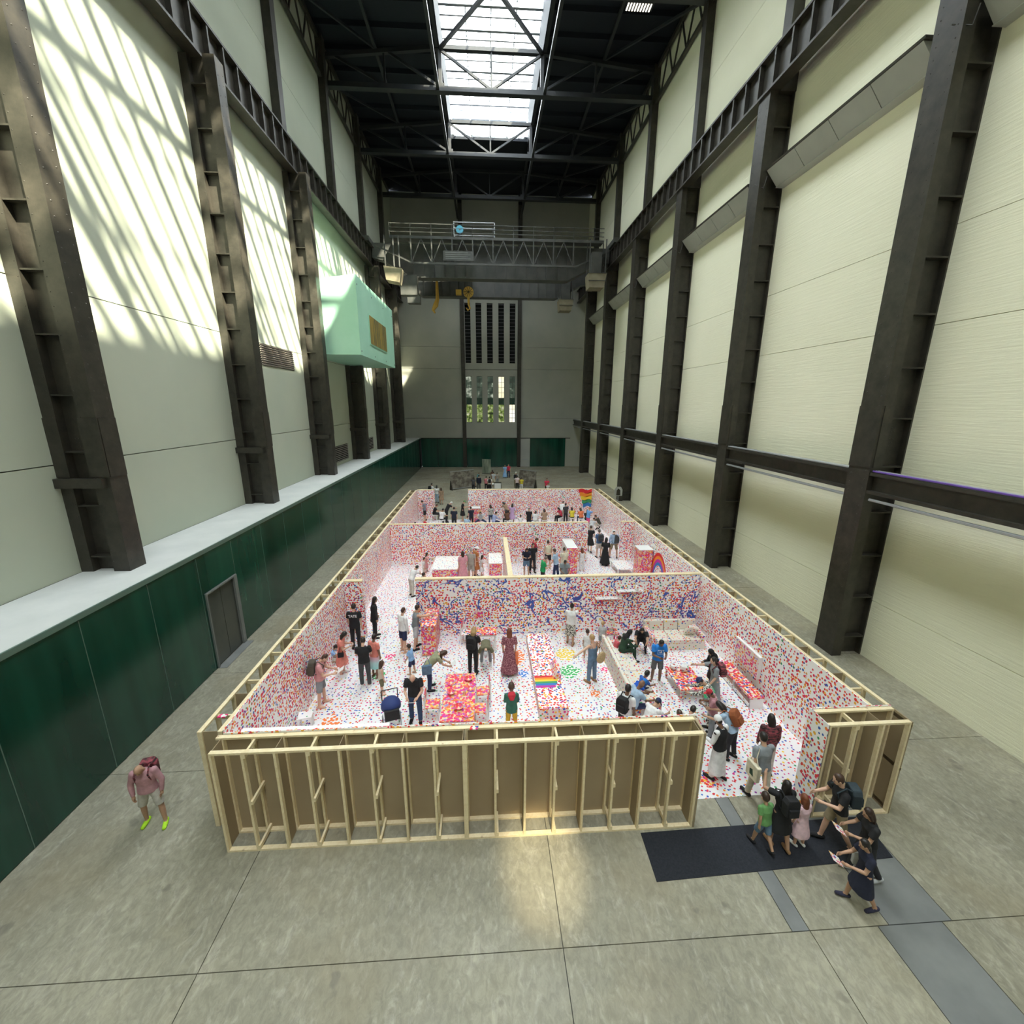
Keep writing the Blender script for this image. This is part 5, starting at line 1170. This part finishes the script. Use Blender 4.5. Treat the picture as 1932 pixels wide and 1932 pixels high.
(-5.10,30.00,1.10,60,'crouch','short:black','tee:grey','shorts:dark','dark','tan',1,'','small dark-haired child at far left behind the second partition'),
(-3.90,33.41,1.70,80,'sit','short:brown','tee:black','trousers:dark','dark','fair',0,'chair','seated man in black with a red collar at the far exit'),
(-3.30,31.94,1.72,30,'sit','short:black','tee:white','trousers:dark','dark','tan',0,'chair','seated man in plain white t-shirt, back to us, in the far room'),
(-2.69,32.90,1.78,60,'lookover','short:white','tee:black','trousers:black','dark','fair',0,'','white-haired man in black leaning over a low table'),
(-2.39,30.61,1.72,10,'stand','short:black','tee:navyblack','trousers:black','dark','fair',0,'','dark-haired man in navy jacket from behind at the far exit'),
(-1.69,33.03,1.70,80,'phone','cap:green','dress:black','-','barefoot','fair',0,'','woman in green headscarf and black dress near the far exit'),
(-1.22,31.41,1.55,340,'stand','short:black','tee:navyblack','trousers:dark','dark','tan',0,'','person in dark clothes beside the dotted box stand'),
(-1.38,30.64,1.68,30,'floor','short:brown','tee:paleblue','trousers:dark','dark','fair',0,'','person in pale blue seated on the floor behind the second partition'),
(-0.49,31.77,1.66,180,'floor','long:brown','tee:lightgrey','trousers:jean','dark','fair',0,'','long-haired woman in light grey sitting on the far room floor'),
(0.26,31.56,1.66,340,'stand','long:brown','tee:patternbw','trousers:jean','dark','fair',0,'','long-haired woman in patterned top standing in the far room'),
(0.74,30.91,1.66,60,'sit','short:black','shirt:lavender','trousers:navy','dark','tan',0,'chair','seated person in lavender blue shirt in the far room'),
(1.25,33.06,1.68,320,'lookover','long:black','tee:beigebrown','trousers:black','dark','tan',0,'','woman in beige with long dark hair leaning to the left'),
(1.43,31.67,1.62,330,'sit','long:black','tee:brown','trousers:dark','dark','tan',0,'chair','seated woman in brown beside the woman in lilac'),
(1.97,31.87,1.66,20,'stand','long:black','dress:lilac','-','dark','tan',0,'','woman in lilac dress with long black hair in the far room'),
(2.58,31.68,1.25,10,'floor','short:black','tee:white','shorts:stone','dark','tan',1,'','child in white sitting at the middle of the far room'),
(3.08,30.41,1.62,190,'stand','short:black','tee:black','trousers:dark','dark','tan',0,'','dark-haired person in black facing us in the far room'),
(3.35,31.82,1.20,200,'floor','short:black','tee:indigo','shorts:navy','dark','tan',1,'','child in indigo sitting in front of the person in black'),
(3.71,31.35,1.60,20,'sit','long:brown','tee:white','trousers:stone','dark','fair',0,'chair','seated brown-haired woman in white in the far room'),
(4.38,31.66,1.66,0,'sit','long:darkbrown','tunic:beigebrown','trousers:brown','dark','tan',0,'chair','seated woman in brown patterned tunic, widest in the far group'),
(5.49,32.08,1.64,250,'sit','long:black','tee:redpink','trousers:black','dark','tan',0,'chair','seated woman in bright red top and black trousers'),
(6.05,32.79,1.76,20,'lookover','short:black','tee:white','trousers:white','dark','tan',0,'','tall person in white leaning at the far end partition'),
(6.07,32.01,1.60,340,'stand','short:black','tee:blackgrey','trousers:dark','dark','tan',0,'','dark-haired person in charcoal beside the tall person in white'),
(6.38,32.93,1.15,180,'floor','short:black','tee:white','shorts:white','dark','fair',1,'','small child in white between the red and yellow tops'),
(6.62,32.23,1.62,0,'sit','long:black','tee:yellow','trousers:olive','dark','tan',0,'chair','seated long-haired woman in yellow top in the far room'),
(7.24,32.03,1.62,350,'sit','long:darkbrown','tee:orange','trousers:jean','dark','tan',0,'chair','seated long-haired woman in orange top in the far room'),
(7.70,31.48,1.60,20,'sit','long:black','tee:black','trousers:dark','dark','tan',0,'chair','seated woman in black right of the orange top'),
(7.62,30.38,1.68,70,'reach','short:blonde','tee:cornflower','shorts:hotpink','barefoot','fair',0,'','person in blue top and pink shorts by the far right wall'),
(7.59,28.82,1.45,40,'lookover','short:black','tee:palegrey','trousers:stone','dark','tan',1,'','dark-haired child in pale grey at the end of second partition'),
(7.94,30.22,1.60,300,'crouch','short:darkbrown','tee:olivedark','trousers:stone','dark','tan',0,'','person in dark olive crouching by the far right wall'),
(-5.20,40.64,1.70,40,'stand','short:black','tee:white','shorts:dark','dark','fair',0,'backpack:black','person in white with a black backpack on the far concrete at left'),
(-4.63,39.65,1.68,20,'stand','long:black','tee:white','trousers:paleblue','dark','tan',0,'','woman in white top and pale jeans outside the far exit'),
(-4.20,39.09,1.55,350,'stand','long:brown','dress:beigebrown','-','dark','fair',0,'','brown-haired girl in beige outside the far exit, nearest the room'),
(-4.50,40.11,1.25,10,'stand','short:black','tee:white','shorts:dark','dark','tan',1,'','child in white and dark shorts between two women outside the far exit'),
(-1.33,44.33,1.70,30,'stand','long:darkbrown','tee:darkgrey','trousers:dark','dark','fair',0,'','person in dark grey against the grey display board'),
(-0.81,44.92,1.78,10,'stand','short:black','shirt:navyblack','trousers:charcoal','dark','fair',0,'','man in navy sweater right of the grey display board'),
(-0.03,45.07,1.62,10,'stand','short:black','tee:redwhite','trousers:dark','dark','tan',0,'','person in red and white top near the far white table'),
(0.31,44.55,1.66,0,'stand','short:black','tee:white','skirt:black','dark','tan',0,'backpack:black','person in white with black bag before the far white table'),
(0.80,47.95,1.66,20,'stand','short:black','tee:lightgrey','trousers:beige','dark','tan',0,'','person in light grey behind the far white table'),
(0.70,50.28,1.50,10,'stand','long:darkbrown','tee:brown','trousers:brown','dark','tan',0,'','brown-haired person in brown by the glassy display panel'),
(1.19,48.69,1.45,340,'stand','short:black','tee:greybeige','trousers:grey','dark','tan',0,'','dark-haired child in grey-beige right of the far group'),
(-0.90,52.51,1.20,40,'crouch','short:black','tee:teal','shorts:grey','dark','tan',1,'','child in teal crouching at the glassy display panel'),
(2.31,53.38,1.66,180,'stand','short:brown','dresslong:skyblue','-','dark','fair',0,'','woman in a long sky blue dress before the far green wall'),
(2.77,53.56,1.72,180,'stand','short:brown','tee:redpink','trousers:navy','dark','fair',0,'','person in red top and navy trousers beside the sky blue dress'),
(3.26,46.88,1.78,20,'stand','short:white','shirt:lightgrey','trousers:olive','dark','fair',0,'backpack:black','white-haired man with black backpack at the brown display board'),
(3.26,45.26,1.66,0,'stand','short:black','tee:whitepink','trousers:black','dark','tan',0,'','person in white and black by the brown display board'),
(3.74,45.17,1.45,0,'stand','short:darkbrown','tee:yellow','trousers:white','dark','tan',0,'','child in yellow top and white trousers at the brown display board'),
(6.18,43.07,1.70,180,'stand','short:black','tee:redpink','trousers:black','dark','tan',0,'','person in red on the far concrete right of the brown board'),
(6.22,42.51,1.30,180,'stand','short:black','tee:white','trousers:dark','dark','tan',1,'','child in white and black in front of the person in red'),
]
GBAG = mat('green_plastic', (.05, .55, .22), .35)
STRAW = noisy('woven_straw', (.42, .30, .15), (.55, .42, .24), 30, rough=.85)
WHO = {'balding man in dusty': 'balding man in dusty pink at the left', 'woman in black dress with long': 'woman photographing on the black mat', 'man in black t-shirt and khaki': 'man in khaki shorts by the doorway', 'dark-haired woman in black holding': 'dark-haired woman behind the girl in navy',
 'girl in navy and black': 'girl in navy and black', 'man in grey t-shirt and beige': 'man in grey t-shirt and beige trousers', 'woman in light blue top with': 'woman in light blue behind the front wall', 'woman in long grey': 'woman in long grey dress',
 'man in white t-shirt with black': 'man in white behind the front wall', 'man in bright blue': 'man in bright blue t-shirt', 'blonde woman in denim': 'blonde woman in denim dungarees', 'woman in black holding paper': 'woman in black by the woman in dark green',
 'woman with long red': 'woman in long burgundy dress', 'blonde woman in black': 'blonde woman in black', 'long-haired woman in sage': 'woman bending in a sage top', 'bald man in black': 'bald man by the dining table', 'man in pink polo': 'man in pink polo',
 'woman with long black hair in a coral': 'woman in coral dress', 'man in steel blue': 'man in steel blue t-shirt', 'man in light blue shirt': 'man in khaki shorts', 'person in white with a black backpack': 'person in white on the far concrete', 'person in white with black bag': 'person before the far white table', 'white-haired man with': 'white-haired man at the brown display board'}
def who(label):
    for k, v in WHO.items():
        if label.startswith(k): return v
    return label
LETTER = mat('white_lettering', (.8, .8, .8), .6)
ground = lambda x, y: .0145 if (-5.5 < x < 8.55 and 7.86 < y < 33.4) or (3.25 < x < 8.25 and 6.3 < y < 7.15) else 0.
for (hx, hy, h, fac, pose, hair, top, bot, shoe, skin, kid, ex, label) in PEOPLE:
    kid = bool(kid); near = hy < 17; J = skeleton(pose, kid); s = h/1.745; rz = -math.radians(fac)
    tx, tyy, _ = J['top']; ox, oy = s*(tx*math.cos(rz)-tyy*math.sin(rz)), s*(tx*math.sin(rz)+tyy*math.cos(rz))
    x, y = hx-ox, hy-oy
    root = thing('person', label, 'person', (x, y, ground(x, y)), rz, 'visitors'); root.scale = (s, s, s)
    mx = Matrix.Translation((x, y, ground(x, y))) @ Matrix.Rotation(rz, 4, 'Z') @ Matrix.Scale(s, 4)
    K = (pose, kid, near)
    child('body', cached(('b',)+K, g_body, J, near), SKIN[skin], root)
    tk, tc = top.split(':'); gk = {'teeprint': 'tee', 'teetate': 'tee', 'polo': 'tee'}.get(tk, tk)
    sh_ = child(PART[tk], cached(('t', gk)+K, g_top, J, near, gk), cloth(tc), root)
    if tk == 'vest':
        child('shirt', cached(('t', 'shirt')+K, g_top, J, near, 'shirt'), cloth('white'), root); sh_.scale = (1.12, 1.12, 1.0)
    if tk == 'suit': child('lanyard_shirt', cached(('t', 'tank')+K, g_top, J, near, 'tank'), cloth('red'), root)
    if tk == 'hoodie':
        mb = MB(); nk = V(J['neck']); td, tn = V(J['td']), V(J['tn']); etube(mb, [nk+td*.05, nk-td*.02-tn*.08, nk-td*.16-tn*.14], [.10, .13, .06], [.05, .06, .025])
        child('hood', fuse(mb, 'hood', .012, 600), cloth('red'), root)
    if bot != '-':
        bk, bc_ = bot.split(':'); child(PART[bk], cached(('p', bk)+K, g_bottom, J, near, bk), cloth(bc_), root)
    if shoe != 'barefoot':
        for n in 'lr': child('shoe', cached(('s', n)+K, g_shoe, J, near, n), cloth({'white': 'white', 'dark': 'black', 'silver': 'silver', 'tan': 'tan', 'neon': 'neon', 'sneaker': 'sneaker'}[shoe]), root)
    if hair != 'bald':
        hk, hc = hair.split(':'); child(HEADW.get(hk, 'hair'), cached(('h', hk)+K, g_hair, J, near, hk), cloth(hc, hk not in HEADW), root)
        if hk in ('cap', 'skullcap', 'hat', 'buckethat') : child('hair', cached(('h', 'buzz')+K, g_hair, J, near, 'buzz'), cloth('black', True), root)
    if near:
        sk, hn, hd, hs = V(J['skull']), V(J['hn']), V(J['hd']), J['hs']; rot = Matrix((Vector((1, 0, 0)), hn, hd)).transposed()
        for q in (-1, 1):
            e = bpy.data.objects.new('eye', eye_me); C.objects.link(e); e.parent = root; e.matrix_local = Matrix.Translation(sk+hn*.088*hs+hd*.012*hs+Vector((q*.031*hs, 0, 0))) @ rot.to_4x4()
        e = bpy.data.objects.new('mouth', mouth_me); C.objects.link(e); e.parent = root; e.matrix_local = Matrix.Translation(sk+hn*.091*hs-hd*.064*hs) @ rot.to_4x4()
    td, tn = V(J['td']), V(J['tn']); fr = Matrix((Vector((1, 0, 0)), tn, td)).transposed().to_4x4()
    if tk == 'teetate': text('TATE', .125, sh_, LETTER, V(J['chest'])+td*.015-tn*.152, (PI/2-math.radians(POSES[pose]['lean']), 0, 0))
    if tk == 'teeprint':
        c0 = V(J['chest'])-td*.02+tn*.152; R_ = (PI/2-math.radians(POSES[pose]['lean']), 0, PI)
        text('LE', .085, sh_, LETTER, c0-td*.03, R_)
        fp = MB()
        for a in ((-.10, .10, .07, .08), (-.10, .10, -.08, -.07), (-.10, -.09, -.08, .08), (.09, .10, -.08, .08)): fp.box(a[0], a[1], -.002, .004, a[2], a[3])
        f = fp.obj('print_frame', LETTER, sh_); f.location = c0; f.rotation_euler = (-math.radians(POSES[pose]['lean']), 0, 0)
    w_ = who(label)
    for e in ex.split(','):
        e, _, c = e.partition(':')
        if e == 'backpack': backpack(w_, cloth('rustbrown' if c == 'rust' else c), '%s backpack worn by the %s' % ({'rust': 'rust brown', 'browngrey': 'grey-brown', 'slate': 'slate black'}.get(c, c), w_), mx @ Matrix.Translation(V(J['chest'])-tn*.13-td*.02) @ fr)
        elif e == 'slingbag':
            t_ = thing('sling_bag', 'large dark sling bag on the back of the '+w_, 'bag'); t_.matrix_world = mx @ Matrix.Translation(V(J['chest'])-tn*.13-td*.06) @ fr
            MB().prism([(-.05, -.28), (.20, -.24), (.22, .1), (.06, .27), (-.02, .22)], -.17, 0, 'y').obj('body', cloth(c), t_, bevel=.03); MB().tube([(-.0, -.02, .24), (-.12, .1, .22), (-.16, .18, .0), (-.14, .02, -.26), (0, -.04, -.26)], .02, 6).obj('strap', cloth(c), t_)
        elif e == 'straps':
            for q in (-1, 1):
                pts = [V(J['chest'])+Vector((q*.11, 0, 0))+tn*.14-td*.12, V(J['chest'])+Vector((q*.12, 0, 0))+tn*.145+td*.05, V(J['neck'])+Vector((q*.11, 0, 0))-td*.0, V(J['chest'])+Vector((q*.12, 0, 0))-tn*.15]
            backpack(w_, cloth('maroon'), 'dark maroon backpack worn by the '+w_, mx @ Matrix.Translation(V(J['chest'])-tn*.13-td*.02) @ fr)
        elif e == 'chair':
            t_ = thing('stool', 'dotted white stool under the '+(' '.join(label.split()[:9])), 'stool', (x, y, ground(x, y)), rz, 'stools in the far room'); hz = .475*s
            B(-.2, .2, -.2, .2, hz-.05, hz).obj('seat', M['lightdots'], t_)
            for a in (-.17, .17):
                for b in (-.17, .17): B(a-.02, a+.02, b-.02, b+.02, 0, hz-.05).obj('leg', M['white'], t_)
        elif e in ('sheet', 'sheet2', 'paper', 'phone'):
            c_ = (V(J['handL'])+V(J['handR']))/2 if e != 'phone' else V(J['handR'])
            if e != 'phone': c_ = c_+V(J['fvR'])*.10
            t_ = thing('sticker_sheet' if e == 'sheet' else ('phone' if e == 'phone' else 'paper_sheet'), {'sheet': 'sheet of coloured dot stickers held by the ', 'sheet2': 'white paper held by the ', 'paper': 'white paper held by the ', 'phone': 'black phone held by the '}[e]+w_, 'phone' if e == 'phone' else 'paper')
            t_.matrix_world = mx @ Matrix.Translation(c_) @ Matrix.Rotation(math.radians(35 if e != 'phone' else 50), 4, 'X')
            if e == 'phone': B(-.04, .04, -.075, .075, 0, .009).obj('case', cloth('black'), t_); B(-.036, .036, -.07, .07, .009, .0105).obj('screen', SCREEN, t_)
            else: B(-.105, .105, -.10, .16, 0, .0025).obj('sheet', PAPER if e == 'sheet' else M['white'], t_)
        elif e in ('tote', 'strawbag', 'greenbag', 'orangebag', 'bag', 'crossbag'):
            info = {'tote': ('tote_bag', 'cream tote bag on the shoulder of the ', 'cream'), 'strawbag': ('straw_bag', 'round straw bag on the shoulder of the ', 'blonde'), 'greenbag': ('plastic_bag', 'bright green plastic bag held by the ', 'emerald'), 'orangebag': ('gift_bag', 'orange paper bag held by the ', 'orange'),
                    'bag': ('shoulder_bag', ('silver' if c == 'silver' else 'denim')+' bag on the side of the ', c or 'silver'), 'crossbag': ('handbag', 'small black handbag hanging beside the ', 'black')}[e]
            t_ = thing(info[0], info[1]+w_, 'bag'); side = -1 if e in ('tote',) else 1
            b0 = V(J['pel'])+(Vector((side*.27, -.06, .02)) if e != 'strawbag' else Vector((.17, -.22, .03)))
            if e in ('greenbag', 'orangebag'): b0 = V(J['wr'+('R' if e == 'orangebag' else 'L')])+Vector((0, 0, -.30)); b0.x += (.04 if e == 'orangebag' else -.05)
            if e == 'crossbag': b0 = V(J['pel'])+Vector((.24, .02, .0))
            t_.matrix_world = mx @ Matrix.Translation(b0); cm = cloth(info[2]) if e != 'greenbag' else GBAG
            if e == 'strawbag':
                MB().tube([(0, -.05, 0), (0, -.03, 0), (0, .03, 0), (0, .05, 0)], [.14, .20, .20, .14], 20).obj('body', STRAW, t_, bevel=.01)
                top_ = (-.03, .20, V(J['shR']).z-b0.z+.07); MB().tube([(.1, 0, .15), (.06, .06, .32), top_, (-.06, .06, .32), (-.1, 0, .15)], .01, 6).obj('strap', cloth('tan'), t_)
            elif e in ('greenbag', 'orangebag'):
                MB().prism([(-.17, -.15), (.17, -.15), (.15, .10), (.05, .26), (-.05, .26), (-.15, .10)], -.06, .06, 'x').obj('body', cm, t_, bevel=.03)
                if e == 'greenbag': MB().prism([(-.05, -.06), (.05, -.06), (.05, .05), (-.05, .05)], -.066, .066, 'x').obj('dark_emblem', cloth('darkgreen'), t_)
                else: B(-.065, .065, -.08, .08, -.08, .04).obj('cream_label', cloth('cream'), t_)
            else:
                wb_, hb = {'tote': (.17, .19), 'bag': (.16, .17), 'crossbag': (.10, .08)}[e]
                MB().prism([(-wb_, -hb), (wb_, -hb), (wb_*1.05, hb), (-wb_*1.05, hb)], -.05, .05, 'x').obj('body', cm, t_, bevel=.02)
                if e == 'tote': MB().prism([(-.07, -.10), (.04, -.10), (.05, .03), (-.03, .06)], -.054, -.049, 'x').obj('green_print', cloth('darkgreen'), t_)
                zt = V(J['shR']).z-b0.z+.06; MB().tube([(0, wb_*.7, hb), (-side*.02, .08, hb+.15), (-side*.12, .05, zt), (-side*.02, -.02, hb+.15), (0, -wb_*.7, hb)], .011, 6).obj('strap', cm, t_)
bpy.data.scenes.remove(TMP)
